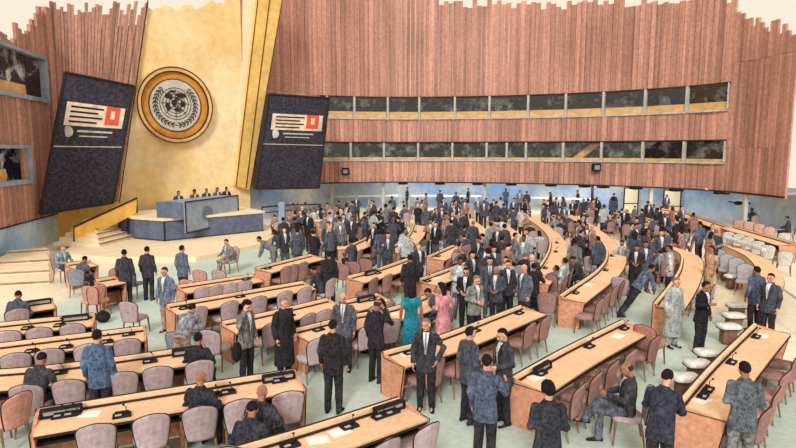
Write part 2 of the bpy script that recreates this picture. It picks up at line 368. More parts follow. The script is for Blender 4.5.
# gold wall --------------------------------------------------------
def ypoly(name, pts, off, th, mat, tones=False, parent=None):
    mb = MB(); mb.prism([yw(x, y, off) for x, y in pts], -YN*th); return mb.build(name, mat, parent)
ragged = [(148+i*4, 7+2.5*math.sin(i*1.1)+1.6*math.sin(i*2.7)-(max(0, i-12)*.9)) for i in range(0, 24)]
YE = yw(252, 150, 0)
ypts = [yw(148, 8)]
mb = MB(); top = [yw(x, y) for x, y in [(59, 30), (148, 24)]+ragged]; e0 = Vector((YP.x, YP.y, 0)); e1 = yw(250, 200); e1.z = 0
mb.prism([e0, e1, yw(250, 190)]+[yw(240, 0)]+top[::-1], -YN*.3); struct(mb.build('wall_front', M['gold']))
struct(ypoly('trim_21', [(243, -6), (262, -6), (240, 186), (237, 150), (243, 60)], .12, .12, M['cream']))
pier = ypoly('trim_22', [(259, -10), (284, -10), (266, 92), (250, 190), (236, 186)], .45, .5, M['gold_deep']); struct(pier)
for k, (a, b) in enumerate([((259, -10), (236, 186)), ((271, -10), (246, 188)), ((284, -10), (250, 190)), ((148, 0), (119, 205))]):
    mb = MB(); mb.tube([yw(a[0], a[1], .48 if k < 3 else .2), yw(b[0], b[1], .48 if k < 3 else .2)], .028); struct(mb.build('trim_%d' % (23+k), M['ink']))
# slanting timber panel behind the left screen
mb = MB(); r = random.Random(9); n = 30
for i in range(n):
    t0, t1 = i/n, (i+1)/n
    def bl(t, s, jit=0):
        xl, xm = proj((YP.x, YP.y, 12.2))[0]-3, proj((YP.x, YP.y, 1.5))[0]-2; xt = xl+(149-xl)*t; xb = xm+(118-xm)*t
        yt = 8; yb = 213-12*t
        return yw(xt+(xb-xt)*s, yt+jit+(yb-yt)*s, .14+.03*(i % 3)/3)
    j = r.uniform(-7, 8)
    mb.prism([bl(t0+.002, 0, j), bl(t1-.002, 0, j), bl(t1-.002, 1), bl(t0+.002, 1)], -YN*.12, min(1, max(0, r.gauss(.4, .2))))
struct(mb.build('wall_front_timber', M['wood_wall'], tones=True))
mb = MB(); mb.box((YP.x+.02, YP.y-.15, 6.75), (.5, .5, 10.6)); struct(mb.build('trim_30', M['wood_wall'], tones=True))
# emblem -----------------------------------------------------------
EC = yw(174.5, 105.5, .1); EM = empty('wall_emblem', EC)
RZ = math.atan2(YU.y, YU.x)
EM.rotation_euler.z = RZ     # local x along wall, local -y towards hall
def disc(name, r0, r1, y0, y1, mat, parent, n=64):
    mb = MB(); rings = []
    prof = [(r0, y0), (r1, y0), (r1, y1), (r0, y1)] if r0 > 0 else None
    vs = []; fs = []
    if prof:
        for i in range(n):
            a = 2*PI*i/n
            for rr, yy in prof: vs.append((rr*math.cos(a), yy, rr*math.sin(a)))
        for i in range(n):
            for j in range(4): fs.append((i*4+j, i*4+(j+1) % 4, ((i+1) % n)*4+(j+1) % 4, ((i+1) % n)*4+j))
        mb.add(vs, fs)
    else:
        mb.prism([(r1*math.cos(2*PI*i/n), y0, r1*math.sin(2*PI*i/n)) for i in range(n)], (0, y1-y0, 0))
    return mb.build(name, mat, parent)
disc('outer_ring', 2.08, 2.33, -.05, -.3, M['sill'], EM); disc('ring_line', 2.28, 2.34, -.28, -.34, M['ink'], EM); disc('ring_line', 2.03, 2.09, -.2, -.32, M['ink'], EM)
disc('orange_band', 1.3, 2.05, -.05, -.16, M['orange'], EM); disc('ring_line', 1.57, 1.62, -.16, -.22, M['ink'], EM)
disc('silver_disc', 0, 1.58, -.05, -.2, M['silver'], EM)
mb = MB()
for rr in (.18, .36, .54, .72, .88):
    mb.tube([(rr*1.1*math.cos(2*PI*i/32), -.22, .1+rr*1.1*math.sin(2*PI*i/32)) for i in range(33)], .018, 4)
for k in range(8):
    a = PI*k/4; mb.tube([(0.05*math.cos(a), -.22, .12+.05*math.sin(a)), (.88*math.cos(a), -.22, .12+.88*math.sin(a))], .018, 4)
mb.build('map_grid', M['ink'], EM)
mb = MB(); r = random.Random(4)
for cx, cz, sx, sz in [(-.42, .45, .3, .18), (.35, .5, .36, .16), (-.1, .05, .18, .22), (.42, -.02, .2, .26), (-.5, -.2, .16, .26), (.12, -.38, .22, .13), (.1, .3, .14, .1), (-.2, .72, .2, .08)]:
    n = 14; mb.prism([(cx+sx*math.cos(2*PI*i/n)*r.uniform(.6, 1.15), -.2, .12+cz+sz*math.sin(2*PI*i/n)*r.uniform(.6, 1.15)) for i in range(n)], (0, -.06, 0))
mb.build('map_land', M['ink'], EM)
mb = MB()
for sgn in (-1, 1):
    for k in range(13):
        a = -PI/2+sgn*(.18+k*.185); rr = 1.24
        for io in (-1, 1):
            c = Vector((rr*math.cos(a), -.23, .02+rr*math.sin(a))); rot = Matrix.Rotation(-(a+PI/2*sgn+io*.55*sgn), 3, 'Y')
            mb.ell(c+Vector((math.cos(a)*.10*io, 0, math.sin(a)*.10*io)), (.13, .03, .035), rot, 8, 6)
    mb.tube([(1.24*math.cos(-PI/2+sgn*q*.2), -.22, .02+1.24*math.sin(-PI/2+sgn*q*.2)) for q in range(13)], .02, 4)
mb.build('wreath', M['ink'], EM)
EM.scale = (.95, .95, .95)
tag(EM, 'large round gold and silver emblem with map and wreath on gold wall', 'emblem')
# screens ----------------------------------------------------------
def screen(corners, off, depth, label, kind, P, U):
    n = Vector((U.y, -U.x, 0)); c = [onwall(x, y, P, U, off) for x, y in corners]   # tl tr br bl
    e = empty('display_screen'); mb = MB(); mb.prism(c, -n*depth); mb.build('casing', M['screen'], e)
    def q(s, t, d=.02): return (c[0].lerp(c[1], s)).lerp(c[3].lerp(c[2], s), t)+n*d
    def pan(nm, s0, t0, s1, t1, mat, par, d=.03, th=.03):
        m_ = MB(); m_.prism([q(s0, t0, d), q(s1, t0, d), q(s1, t1, d), q(s0, t1, d)], -n*th); return m_.build(nm, mat, par)
    ban = pan('caption_banner', .10, .20, .93, .37, M['beige'], e)
    for k in range(4):
        pan('text_line', .16, .225+.036*k, .62-.07*(k % 2), .238+.036*k, M['dark'], ban, .05)
    pan('red_square', .66, .20, .86, .345, M['red'], ban, .06); pan('red_square_mark', .73, .235, .79, .30, M['beige'], ban, .08)
    pan('footer_lines', .30, .40, .80, .415, M['frame'], e); pan('footer_lines', .34, .44, .74, .45, M['frame'], e)
    mb2 = MB(); cc = q(.17, .415, .04)
    mb2.ell(cc, (.28, .05, .28)); mb2.build('round_logo', M['frame'], e)
    pan('divider_line', .02, .52, .98, .528, M['frame'], e)
    mb = MB()
    for a, b in zip(c, c[1:]+c[:1]): mb.tube([a+n*.02, b+n*.02], .06)
    mb.build('bezel', M['ink'], e); tidy(e); tag(e, label, 'screen'); return e
screen([(65, 72), (134, 86), (113, 203), (40, 214)], 2.9, .4, 'large dark display screen left of the gold wall', 0, YP, YU)
SU = Vector((math.cos(math.radians(33)), math.sin(math.radians(33)), 0)); SP = Vector(((262-398)/F*37.5, 37.5, 0))
screen([(269, 94), (329, 98), (319, 188), (256, 189)], 0.3, .5, 'large dark display screen right of the gold wall', 1, SP, SU)
# blue wall piece beneath the right screen
p0 = Vector(((244-398)/F*38.2, 38.2, 0)); p1 = arc_at(330)+Vector((0, 3, 0)); 
u = (p1-p0).normalized(); n = Vector((u.y, -u.x, 0)); mb = MB(); mb.prism([p0, p1, p1-n*.2, p0-n*.2], (0, 0, Z1+.6)); struct(mb.build('wall_blue_side', M['blue_wall']))

# stage ------------------------------------------------------------
A = pix(164, 221, 1.25); B = pix(263, 213, 1.25); Cc = pix(134, 219, 1.25)
def flat(p, z): return Vector((p.x, p.y, z))
back0 = Cc+(-YN)*1.2*1.0; backB = B+(-YN)*3.0
e = empty('stage_podium'); 
mb = MB(); dw = lambda p: (flat(p, 0)-YP).dot(YN)-.75
poly = [flat(A, .22), flat(B, .22), flat(B-YN*dw(B), .22), flat(Cc-YN*dw(Cc), .22), flat(Cc, .22)]
mb.prism(poly, (0, 0, 1.03)); mb.build('podium_base', M['slate'], e)
mb = MB(); mb.prism([flat(p, 1.25)+(flat(p, 1.25)-flat(sum(poly, Vector())/5, 1.25)).normalized()*.1 for p in poly], (0, 0, .12)); mb.build('podium_top', M['cream'], e)
mb = MB()
for a, b in ((A, B), (A, Cc)): mb.tube([flat(a, 1.3), flat(b, 1.3)], .04); mb.tube([flat(a, .24), flat(b, .24)], .04)
mb.tube([flat(A, .2), flat(A, 1.3)], .04); mb.build('edge_trim', M['ink'], e)
tidy(e); tag(e, 'slate blue stage podium with cream top below the emblem', 'podium')
# lectern desk on the podium
lt = [pix(183, 203, 2.15), pix(236, 197, 2.15)]
a, b = flat(lt[0], 1.37), flat(lt[1], 1.37); u = (b-a).normalized(); n = Vector((u.y, -u.x, 0))
e = empty('speaker_rostrum'); mb = MB(); mb.prism([a, b, b-n*1.2, a-n*1.2], (0, 0, .85)); mb.build('rostrum_body', M['podium_grey'], e)
fp = MB(); fa, fbp = a+n*.12, b+n*.12; fp.prism([Vector((fa.x, fa.y, .62)), Vector((fbp.x, fbp.y, .78)), Vector((fbp.x, fbp.y, 2.25)), Vector((fa.x, fa.y, 2.2))], -n*.1); fr = fp.build('front_panel', M['podium_grey'], e)
mb = MB(); P4 = [Vector((fa.x, fa.y, .62)), Vector((fbp.x, fbp.y, .78)), Vector((fbp.x, fbp.y, 2.25)), Vector((fa.x, fa.y, 2.2))]
for i in range(4): mb.tube([P4[i]+n*.02, P4[(i+1) % 4]+n*.02], .035)
mb.build('edge_trim', M['ink'], e)
mb = MB(); cc = fa.lerp(fbp, .38); 
for k in range(3): mb.tube([cc+u*(.12+.12*k)*math.cos(2*PI*i/20)+n*.03+Vector((0, 0, .12+(.12+.12*k)*math.sin(2*PI*i/20))) for i in range(21)], .02, 4)
mb.build('faint_emblem', M['slate'], fr)
mb = MB(); sd = pix(171, 203, 2.15); sd = flat(sd, 1.37); mb.prism([sd+n*.0, a+n*.0, a-n*1.0, sd-n*1.0], (0, 0, .8)); mb.build('side_counter', M['slate'], e)
tidy(e); tag(e, 'pale blue grey speaker rostrum standing on the slate podium', 'rostrum')
ROS = (a, b, u, n)
# low cream platform in front
mb = MB(); q = [pix(108, 262), pix(196, 262), pix(262, 248), pix(285, 232)]; q += [q[3]-YN*((q[3]-YP).dot(YN)-.7), YP+YN*.7+YU*1.2, pix(60, 258)]
mb.prism([flat(p, .0) for p in q], (0, 0, .22)); o = recentre(mb.build('stage_platform', M['cream'])); tag(o, 'low cream platform in front of the slate podium', 'platform')
mb = MB(); qq = q[:4]
# side stair with gold parapet
s0 = pix(112, 244, .22); st = empty('stage_stair')
sa = pix(100, 247, .22); sb = pix(134, 238, .22); u2 = (sb-sa).normalized(); n2 = Vector((u2.y, -u2.x, 0))
for k in range(6):
    mb = MB(); a = flat(sa+u2*(.45*k)-n2*(.35*k), .22); b2 = flat(sb-n2*(.35*k)+u2*.0, .22)
    mb.prism([a, b2, b2-n2*(2.4-.35*k), a-n2*(2.4-.35*k)], (0, 0, .17*(k+1))); mb.build('step', M['cream'], st)
    mb = MB(); mb.prism([a+n2*.02+Vector((0, 0, .17*k+.1)), b2+n2*.02+Vector((0, 0, .17*k+.1)), b2+n2*.02+Vector((0, 0, .17*k+.17)), a+n2*.02+Vector((0, 0, .17*k+.17))], -n2*.08); mb.build('step_nosing', M['step'], st)
tidy(st); tag(st, 'cream steps with brown nosings rising to the podium at left', 'staircase')
pa = [(74, 245), (74, 228), (137, 199), (137, 213)]
WP = Vector((pix(74, 245, .22).x, pix(74, 245, .22).y, 0)); WU = (Vector((pix(134, 219, 1.25).x, pix(134, 219, 1.25).y+1.0, 0))-WP).normalized()
wn = Vector((WU.y, -WU.x, 0))
e = empty('gold_parapet'); mb = MB(); cs = [onwall(x, y, WP, WU, .0) for x, y in pa]; mb.prism(cs, -wn*.2); mb.build('parapet_panel', M['gold_stair'], e)
mb = MB(); mb.tube([cs[0], cs[1]+Vector((0, 0, .05)), cs[2]+Vector((0, 0, .05)), cs[3]], .05); mb.build('handrail', M['ink'], e)
tidy(e); tag(e, 'amber slanted stair parapet with dark handrail', 'parapet')
mb = MB(); cs = [yw(x, y, .5) for x, y in [(48, 252), (53, 214), (112, 203), (128, 203), (74, 232), (74, 245)]]; mb.prism(cs, -YN*.3); struct(mb.build('wall_front_amber', M['gold_stair']))
# wide low steps at far left
st = empty('side_steps'); 
for k in range(4):
    y0 = 286-8*k; a, b = pix(-20, y0+2, 0), pix(50, y0-2, 0); mb = MB()
    c1, c2 = pix(46, 258, 0), pix(-16, 262, 0)
    wnn = Vector((LU.y, -LU.x, 0)); a, c2, c1 = [p_+wnn*max(0, .25-(flat(p_, 0)-LW0).dot(wnn)) for p_ in (a, c2, c1)]
    mb.prism([flat(a, 0), flat(b, 0), flat(c1, 0), flat(c2, 0)], (0, 0, .12*(k+1))); mb.build('step', M['cream'], st)
    mb = MB(); mb.tube([flat(a, .12*(k+1)-.03), flat(b, .12*(k+1)-.03)], .035); mb.build('step_nosing', M['step'], st)
tidy(st); tag(st, 'wide low steps with brown nosings at the far left wall', 'staircase')
# rail beside the podium at right
e = empty('stage_rail'); mb = MB(); pts = [pix(x, y, 1.3) for x, y in [(262, 208), (285, 206), (320, 205)]]
for q_ in pts: mb.tube([flat(q_, 0), flat(q_, 1.35)], .04)
mb.build('rail_post', M['ink'], e); mb = MB(); mb.tube([flat(q_, 1.35) for q_ in pts], .05); mb.tube([flat(q_, 1.0) for q_ in pts], .035); mb.build('rail_bar', M['ink'], e)
tidy(e); tag(e, 'thin dark handrail right of the podium under the right screen', 'railing')
mb = MB(); q_ = pix(270, 256, 0); mb.box((0, 0, 1.1), (.3, .3, 2.2)); o = mb.build('white_post', M['podium_grey'], loc=(q_.x, q_.y+3, 0)); tag(o, 'pale slim post standing beside the podium right end', 'post')

# ------------------------------------------------------------------ desks
DESKS = {}
SHORT = {'L1': 'short desk at far left edge', 'L2': 'fourth row desk at left', 'L3': 'third row desk at left', 'L4': 'second row desk at left', 'L5': 'lower left nameplate desk', 'L6': 'bottom edge desk', 'M1': 'desk by slate shirted man', 'M2': 'desk behind curly haired man', 'M4': 'desk behind big black suited man', 'M3': 'short desk left of centre', 'U2': 'desk below the seated stage woman', 'U3': 'terracotta desk by the stage rail', 'U4': 'rising desk in left crowd', 'F1': 'small table by side steps', 'F2': 'small table with red chair', 'C1': 'desk with mauve chairs left of centre', 'C2': 'curved desk left of pale aisle', 'C3': 'small desk right of pale aisle', 'C4': 'desk behind the pink woman', 'C5': 'long desk under centre group', 'R1': 'large lower right desk', 'R2': 'right of centre desk', 'R3': 'curved desk with terracotta end', 'R4': 'curved desk behind reclining man', 'R5': 'short deep centre desk', 'R6': 'curved terracotta desk at right', 'R7': 'curved desk with pale seats', 'R8': 'straight desk by blue wall', 'R9': 'narrow right edge desk', 'R10': 'desk against blue wall', 'K1': 'deep crowd desk'}
def desk(key, name, pts, z=.87, w=.72, ends=(1, 1)):
    path = catmull([flat(pix(x, y, z), 0) for x, y in pts], 6); n = len(path); e = empty('delegate_desk')
    def nr(i):
        u = (path[min(i+1, n-1)]-path[max(i-1, 0)]).normalized(); return Vector((u.y, -u.x, 0))
    def rib(nm, z0, z1, d0, d1, mat, par=e):
        return ribbon(nm, path, z0, z1, d0, d1, mat, par)
    top = rib('desk_top', .715, .765, .07, w, M['desk']); rim = rib('front_rim', .58, .87, .0, .07, M['desk_rim'])
    rib('front_panel', .04, .58, .02, .06, M['desk_panel'])
    rib('shadow_gap_strip', .765, .80, .072, .10, M['ink'], top)  # ink-coloured strip painting the shade of the gap along the rim
    rib('under_shelf', .50, .54, .08, w-.18, M['dark'])
    rib('rim_edging', .868, .882, -.012, .014, M['ink'], rim); rib('top_edging', .70, .735, w, w+.016, M['ink'], top)
    for k, (i, u) in enumerate(((0, (path[1]-path[0]).normalized()), (n-1, (path[-1]-path[-2]).normalized()))):
        nn_ = nr(i); p = path[i]; s = -1 if k == 0 else 1; mb = MB()
        a = p+u*s*.0; mb.prism([flat(a, 0), flat(a+nn_*w*.80, 0), flat(a+nn_*w*.97, .74), flat(a+nn_*.0, .85)], u*(s*.05)); ep = mb.build('end_panel', M['desk_panel'], e)
        mb = MB(); o_ = u*(s*.052); mb.tube([flat(a, .03)+o_, flat(a, .87)+o_, flat(a+nn_*.07, .86)+o_, flat(a+nn_*.08, .77)+o_, flat(a+nn_*w, .765)+o_, flat(a+nn_*w*.80, 0.02)+o_], .010, 5); mb.build('edge_line', M['ink'], ep)
    # inner supports
    L = resample(path, 2.2); 
    for q_ in L[1:-1]:
        j = min(range(n), key=lambda i: (path[i]-q_).length); nn_ = nr(j); mb = MB(); uu = Vector((-nn_.y, nn_.x, 0))
        mb.prism([flat(q_+nn_*.07, 0), flat(q_+nn_*.5, 0), flat(q_+nn_*.5, .7), flat(q_+nn_*.07, .7)], uu*.05); mb.build('support_panel', M['desk_panel'], e)
    tidy(e); tag(e, name[0].upper()*0+name, 'desk', 'delegate desks'); DESKS[key] = (name, path, w); return e
DL = [
 ('L1', 'short peach desk at the left edge below the side steps', [(20, 302), (50, 298)]),
 ('L2', 'peach desk at the left edge with three grey chairs, fourth row of left block', [(-25, 325), (93, 313)]),
 ('L3', 'peach desk behind the man in the blue suit, third row of left block', [(-25, 346), (143, 326)]),
 ('L4', 'long peach desk passing in front of the blue suited man, second left row', [(-25, 371), (60, 364), (202, 345)]),
 ('L5', 'long peach desk at lower left with nameplate on its left end', [(40, 408), (130, 394), (293, 369)]),
 ('L6', 'long peach desk cut by the bottom edge left of centre', [(205, 455), (310, 425), (398, 397)]),
 ('M1', 'long peach desk beside the standing man in the slate shirt', [(167, 304), (302, 281)]),
 ('M2', 'peach desk behind the curly haired man and the man in black coat', [(222, 321), (270, 311), (326, 298)]),
 ('M4', 'peach desk behind the big man in black with back turned', [(292, 329), (350, 315), (395, 306), (432, 292)]),
 ('M3', 'short peach desk right of the grey suited man facing the camera', [(341, 301), (376, 293)]),
 ('U2', 'peach desk with grey chairs below the seated woman by the stage', [(178, 285), (252, 274)]),
 ('U3', 'terracotta peach desk in front of the men standing by the stage rail', [(256, 267), (310, 254)]),
 ('U4', 'peach desk rising behind the left crowd', [(340, 248), (358, 241), (374, 233)]),
 ('F1', 'small peach table beside the stage steps with man in pale shirt', [(66, 263), (88, 260)]),
 ('F2', 'small peach table with red chair near the two men in dark suits', [(96, 279), (114, 276)]),
 ('C1', 'peach desk with mauve chairs left of the man in black', [(347, 276), (378, 268), (407, 258)]),
 ('C2', 'curved peach desk sweeping up left of the pale aisle', [(384, 250), (399, 242), (409, 233), (413, 224)]),
 ('C3', 'small peach desk right of the pale aisle', [(427, 256), (452, 245)]),
 ('C4', 'peach desk behind the woman in pink', [(417, 279), (440, 271), (470, 260)]),
 ('C5', 'long peach desk in front of the group of four suited men', [(383, 351), (440, 335), (520, 305)]),
 ('R1', 'large peach desk at lower right corner', [(677, 401), (712, 362), (753, 323)]),
 ('R2', 'long peach desk at right of centre with row of mauve chairs', [(512, 376), (565, 347), (621, 320)]),
 ('R3', 'curved peach desk with terracotta end panel right of centre', [(559, 295), (598, 268), (606, 252), (598, 238), (580, 224), (560, 213)]),
 ('R4', 'curved peach desk behind the reclining man in blue', [(526, 279), (541, 262), (549, 246), (546, 234), (532, 222), (515, 214)]),
 ('R5', 'short peach desk deep in the centre crowd', [(513, 252), (512, 241), (503, 230), (490, 221)]),
 ('R6', 'curved terracotta desk left of the man in the pale suit', [(653, 303), (671, 281), (680, 264), (677, 252), (650, 242)]),
 ('R7', 'curved desk with pale cushioned seats at right', [(750, 290), (757, 272), (745, 256), (722, 245)]),
 ('R8', 'straight peach desk by the blue wall at right', [(728, 226), (688, 213), (660, 208)]),
 ('R9', 'narrow desk between rows of empty chairs at the right edge', [(796, 243), (735, 226)]),
 ('R10', 'peach desk against the blue wall below the first rear door', [(662, 222), (624, 211)]),
 ('K1', 'peach desk among the crowd under the third downlight', [(478, 234), (466, 222), (452, 214)]),
]
for k, nme, pts in DL:
    if k in ('R8', 'R9', 'R10'): pts = pts[::-1]
    desk(k, nme, pts)

# ------------------------------------------------------------------ chairs
def chair_meshes():
    # local: sitter faces +y, chair origin under seat centre
    def outline(t):  # half width of back at height fraction
        return (.20+.06*math.sin(min(1, t*1.25)*PI/2))*(1 if t < .72 else math.sqrt(max(0.0, 1-((t-.72)/.285)**2.4)))
    mb = MB(); rings = []; edgeL = []; edgeR = []
    for i in range(15):
        t = i/14; z = .40+.58*t; hw = max(.03, outline(t)); y = -.235-.10*t; ring = []
        for j in range(16):
            a = 2*PI*j/16; x = hw*math.copysign(abs(math.cos(a))**.6, math.cos(a)); yy = .035*math.copysign(abs(math.sin(a))**.8, math.sin(a))
            ring.append((x, y+yy-.06*(1-(x/.27)**2), z))
        rings.append(ring); edgeL.append((-hw, y-.06*(1-(hw/.27)**2), z)); edgeR.append((hw, y-.06*(1-(hw/.27)**2), z))
    mb.loft(rings); back = mb.mesh('backrest', M['chair'], True)
    mb = MB(); mb.tube(edgeL+edgeR[::-1], .012, 5); pipe = mb.mesh('piping', M['ink'])
    mb = MB(); rings = []
    for z, s in ((.40, .92), (.42, 1), (.47, 1), (.495, .9)):
        rings.append([(s*(.25 if math.sin(2*PI*j/20) > 0 else .235)*math.copysign(abs(math.cos(2*PI*j/20))**.5, math.cos(2*PI*j/20)), .01+s*.24*math.copysign(abs(math.sin(2*PI*j/20))**.5, math.sin(2*PI*j/20)), z) for j in range(20)])
    mb.loft(rings); seat = mb.mesh('seat', M['chair'], True)
    legs = []
    for sx in (-1, 1):
        for sy in (-1, 1):
            mb = MB(); mb.tube([(sx*.21, sy*.19, .42), (sx*.235, sy*.22 if sy > 0 else -.27, 0)], [.024, .015], 6); legs.append(mb.mesh('leg', M['leg']))
    return back, pipe, seat, legs
CH = chair_meshes()
chair_spots = []
MAUVE = (186, 166, 172); PALE = (206, 204, 204); BROWN = (164, 126, 122); PINK = (206, 152, 140); GREY = (140, 144, 158)
def put_chair(x, y, rz, col, label, group, scale=1.0, name='delegate_chair'):
    e = empty(name, (x, y, 0), rz); e.scale = (scale,)*3
    b = link('backrest', CH[0], e, col); link('piping', CH[1], b); link('seat', CH[2], e, col)
    for l in CH[3]: link('leg', l, e)
    tag(e, uniq(label), 'chair', group); chair_spots.append((x, y, rz)); return e
def desk_heading(key, p):
    nme, path, w = DESKS[key]; j = min(range(len(path)-1), key=lambda i: ((path[i]+path[i+1])/2-p).length)
    u = (path[j+1]-path[j]).normalized(); nn_ = Vector((u.y, -u.x, 0)); return math.atan2(nn_.x, -nn_.y), nn_, j, u
CHN = {'L2': [(12, 322), (43, 319), (76, 315)], 'L3': [(18, 345), (51, 341), (87, 337), (127, 333)], 'L4': [(33, 375), (73, 371), (123, 364), (158, 358), (196, 352)],
 'L5': [(97, 415), (149, 408), (200, 403), (240, 396), (287, 386)], 'L6': [(205, 472), (330, 441), (372, 430), (412, 416)],
 'U2': [(196, 284), (211, 283), (226, 281), (241, 279)], 'U3': [(272, 264), (284, 263), (297, 261)],
 'M1': [(196, 306), (228, 301), (259, 296), (281, 290), (302, 287)], 'M2': [(268, 321), (302, 312), (322, 309)], 'M4': [(308, 333), (357, 322), (384, 315), (404, 310)],
 'M3': [(362, 300), (374, 298)], 'C1': [(367, 277), (380, 273), (397, 267)], 'C2': [(405, 247), (413, 240)], 'C3': [(436, 258), (447, 254)], 'C4': [(432, 282), (447, 277), (461, 270)],
 'C5': [(420, 352), (452, 345), (486, 332), (517, 320), (533, 313)], 'R2': [(557, 378), (578, 368), (597, 357), (617, 346), (640, 332)],
 'R3': [(587, 297), (596, 291), (604, 285), (612, 279)], 'R1': [(736, 398), (752, 382), (767, 366), (781, 350), (790, 341)], 'U4': [(352, 249), (364, 243), (373, 239)],
 'R4': [(548, 277), (560, 268)], 'R6': [(690, 282)], 'F2': [(96, 285)], 'L1': [(14, 305)]}
CCOL = {'R2': BROWN, 'R3': BROWN, 'C1': BROWN, 'C2': BROWN, 'C5': BROWN, 'U4': BROWN, 'R1': BROWN, 'R4': BROWN, 'C3': BROWN, 'U3': BROWN, 'F2': PINK}
for key, lst in CHN.items():
    nme = DESKS[key][0]
    for i, (x, y) in enumerate(lst):
        q_ = flat(pix(x, y, .97), 0); rz, nn_, j, u_ = desk_heading(key, q_)
        path = DESKS[key][1]; d = (q_-path[j]).dot(nn_); c = q_-nn_*(.335)   # backrest top -> seat centre
        # seat must clear the desk
        dd = (c-path[j]).dot(nn_)
        c = c+nn_*(max(.80, min(dd, 1.5))-dd)
        col = CCOL.get(key, MAUVE); rr = random.Random(key+str(i)); kk = rr.uniform(.92, 1.07); col = tuple(int(v*kk) for v in col)
        cw = 'mauve brown' if CCOL.get(key) == BROWN else ('terracotta pink' if key == 'F2' else 'mauve grey')
        short = nme.split(' with ')[0] if False else nme
        put_chair(c.x, c.y, rz+rr.uniform(-.12, .12), col, '%s chair, %s from the left at the %s' % (cw, ORD[i], SHORT[key]), 'chairs at the '+SHORT[key])
# extra, individually placed chairs
def chair_px(x, y, rz, col, label, group='loose chairs', z=.97):
    q_ = pix(x, y, z); return put_chair(q_.x, q_.y, math.radians(rz), col, label, group)
chair_px(2, 390, 70, PINK, 'pinkish chair with dark legs at the lower left edge')
chair_px(97, 283, -10, PINK, 'terracotta pink chair beside the small table left of the dark suited men')
chair_px(78, 267, 15, GREY, 'grey chair behind the seated man in pale shirt')
chair_px(133, 268, -5, GREY, 'slate grey chair between the two standing men in dark suits')
chair_px(135, 298, -8, MAUVE, 'mauve grey chair below the two dark suited men')
chair_px(184, 327, -10, GREY, 'grey chair left of the bending man in grey jacket')
chair_px(217, 325, -12, MAUVE, 'tall mauve grey chair beside the curly haired man')
chair_px(205, 268, -15, PINK, 'terracotta round backed chair right of the man in grey near the stage')
chair_px(193, 277, -15, PINK, 'terracotta chair under the man in grey near the stage')
chair_px(224, 268, -15, MAUVE, 'mauve chair of the person sitting before the stage platform')
chair_px(110, 246+20, 60, PINK, 'dusty pink chair left of the man in black near the stage')
chair_px(652, 322, -50, (176, 128, 118), 'reddish brown chair at the far end of the right centre desk')
chair_px(560, 273, -65, BROWN, 'brown chair behind the reclining man in blue')
chair_px(548, 290, -20, BROWN, 'brown chair left of the terracotta desk end')
chair_px(672, 250, -150, MAUVE, 'mauve chair inside the curve of the terracotta desk')
chair_px(346, 262, -20, BROWN, 'brown chair left of three beside the man in black suit')
chair_px(357, 260, -20, BROWN, 'brown chair middle of three beside the man in black suit')
chair_px(369, 257, -20, BROWN, 'brown chair right of three beside the man in black suit')
chair_px(622, 275, -30, MAUVE, 'pale chair in front of the white shirted man at right')
# chairs with pale cushions at right
for i, (x, y) in enumerate([(739, 219), (749, 221), (759, 223), (769, 226), (784, 232)]):
    chair_px(x, y, -30+180*0, [(196, 160, 150), (200, 176, 170), (206, 168, 156), (206, 168, 156), PALE][i], 'empty chair in the upper right row, %s from the left' % ORD[i], 'empty chairs, upper right row')
for i, (x, y) in enumerate([(729, 231), (739, 233), (748, 236), (758, 240), (768, 244), (785, 250)]):
    chair_px(x, y, -30, PALE, 'pale grey empty chair in the lower right row, %s from the left' % ORD[i], 'empty chairs, lower right row')
for i, (x, y) in enumerate([(718, 251), (727, 256), (736, 260), (745, 266)]):
    chair_px(x, y, 145, (170, 168, 176), 'grey empty chair inside the right curved desk, %s from the top' % ORD[i], 'chairs inside the right curved desk')
def cushion_meshes():
    mb = MB(); rings = []
    for z, s in ((.38, .93), (.41, 1), (.46, 1), (.49, .9)):
        rings.append([(s*.27*math.copysign(abs(math.cos(2*PI*j/20))**.45, math.cos(2*PI*j/20)), s*.20*math.copysign(abs(math.sin(2*PI*j/20))**.5, math.sin(2*PI*j/20)), z) for j in range(20)])
    mb.loft(rings); c = mb.mesh('cushion', M['chair'], True); mb = MB(); mb.tube([(p[0]*1.0, p[1]*1.0, .40) for p in rings[1]]+[(rings[1][0][0], rings[1][0][1], .40)], .012, 5); e = mb.mesh('piping', M['ink'])
    mb = MB(); mb.box((0, 0, .21), (.34, .22, .34)); p = mb.mesh('pedestal', M['leg']); mb = MB(); mb.tube([(0, 0, .04), (0, 0, 0)], .17, 14); return c, e, p, mb.mesh('base', M['leg'])
CU = cushion_meshes()
CUSH = [(708, 352, 'beside the man in black suit, top of the lower three'), (698, 363, 'middle of the lower three beside the large right desk'), (686, 377, 'lowest of the three beside the large right desk'),
        (737, 305, 'left of the navy suited man, top of three'), (734, 315, 'left of the navy suited man, middle of three'), (729, 326, 'left of the navy suited man, bottom of three'),
        (727, 269, 'upper of two inside the right curved desk'), (733, 276, 'lower of two inside the right curved desk')]
for x, y, l in CUSH:
    q_ = pix(x, y, .45); e = empty('cushioned_seat', (q_.x, q_.y, 0), math.radians(0)); c_ = link('cushion', CU[0], e, (222, 224, 220)); link('piping', CU[1], c_); link('pedestal', CU[2], e); link('base', CU[3], e)
    tag(e, uniq('pale padded seat '+l), 'seat', 'pale padded seats at right')
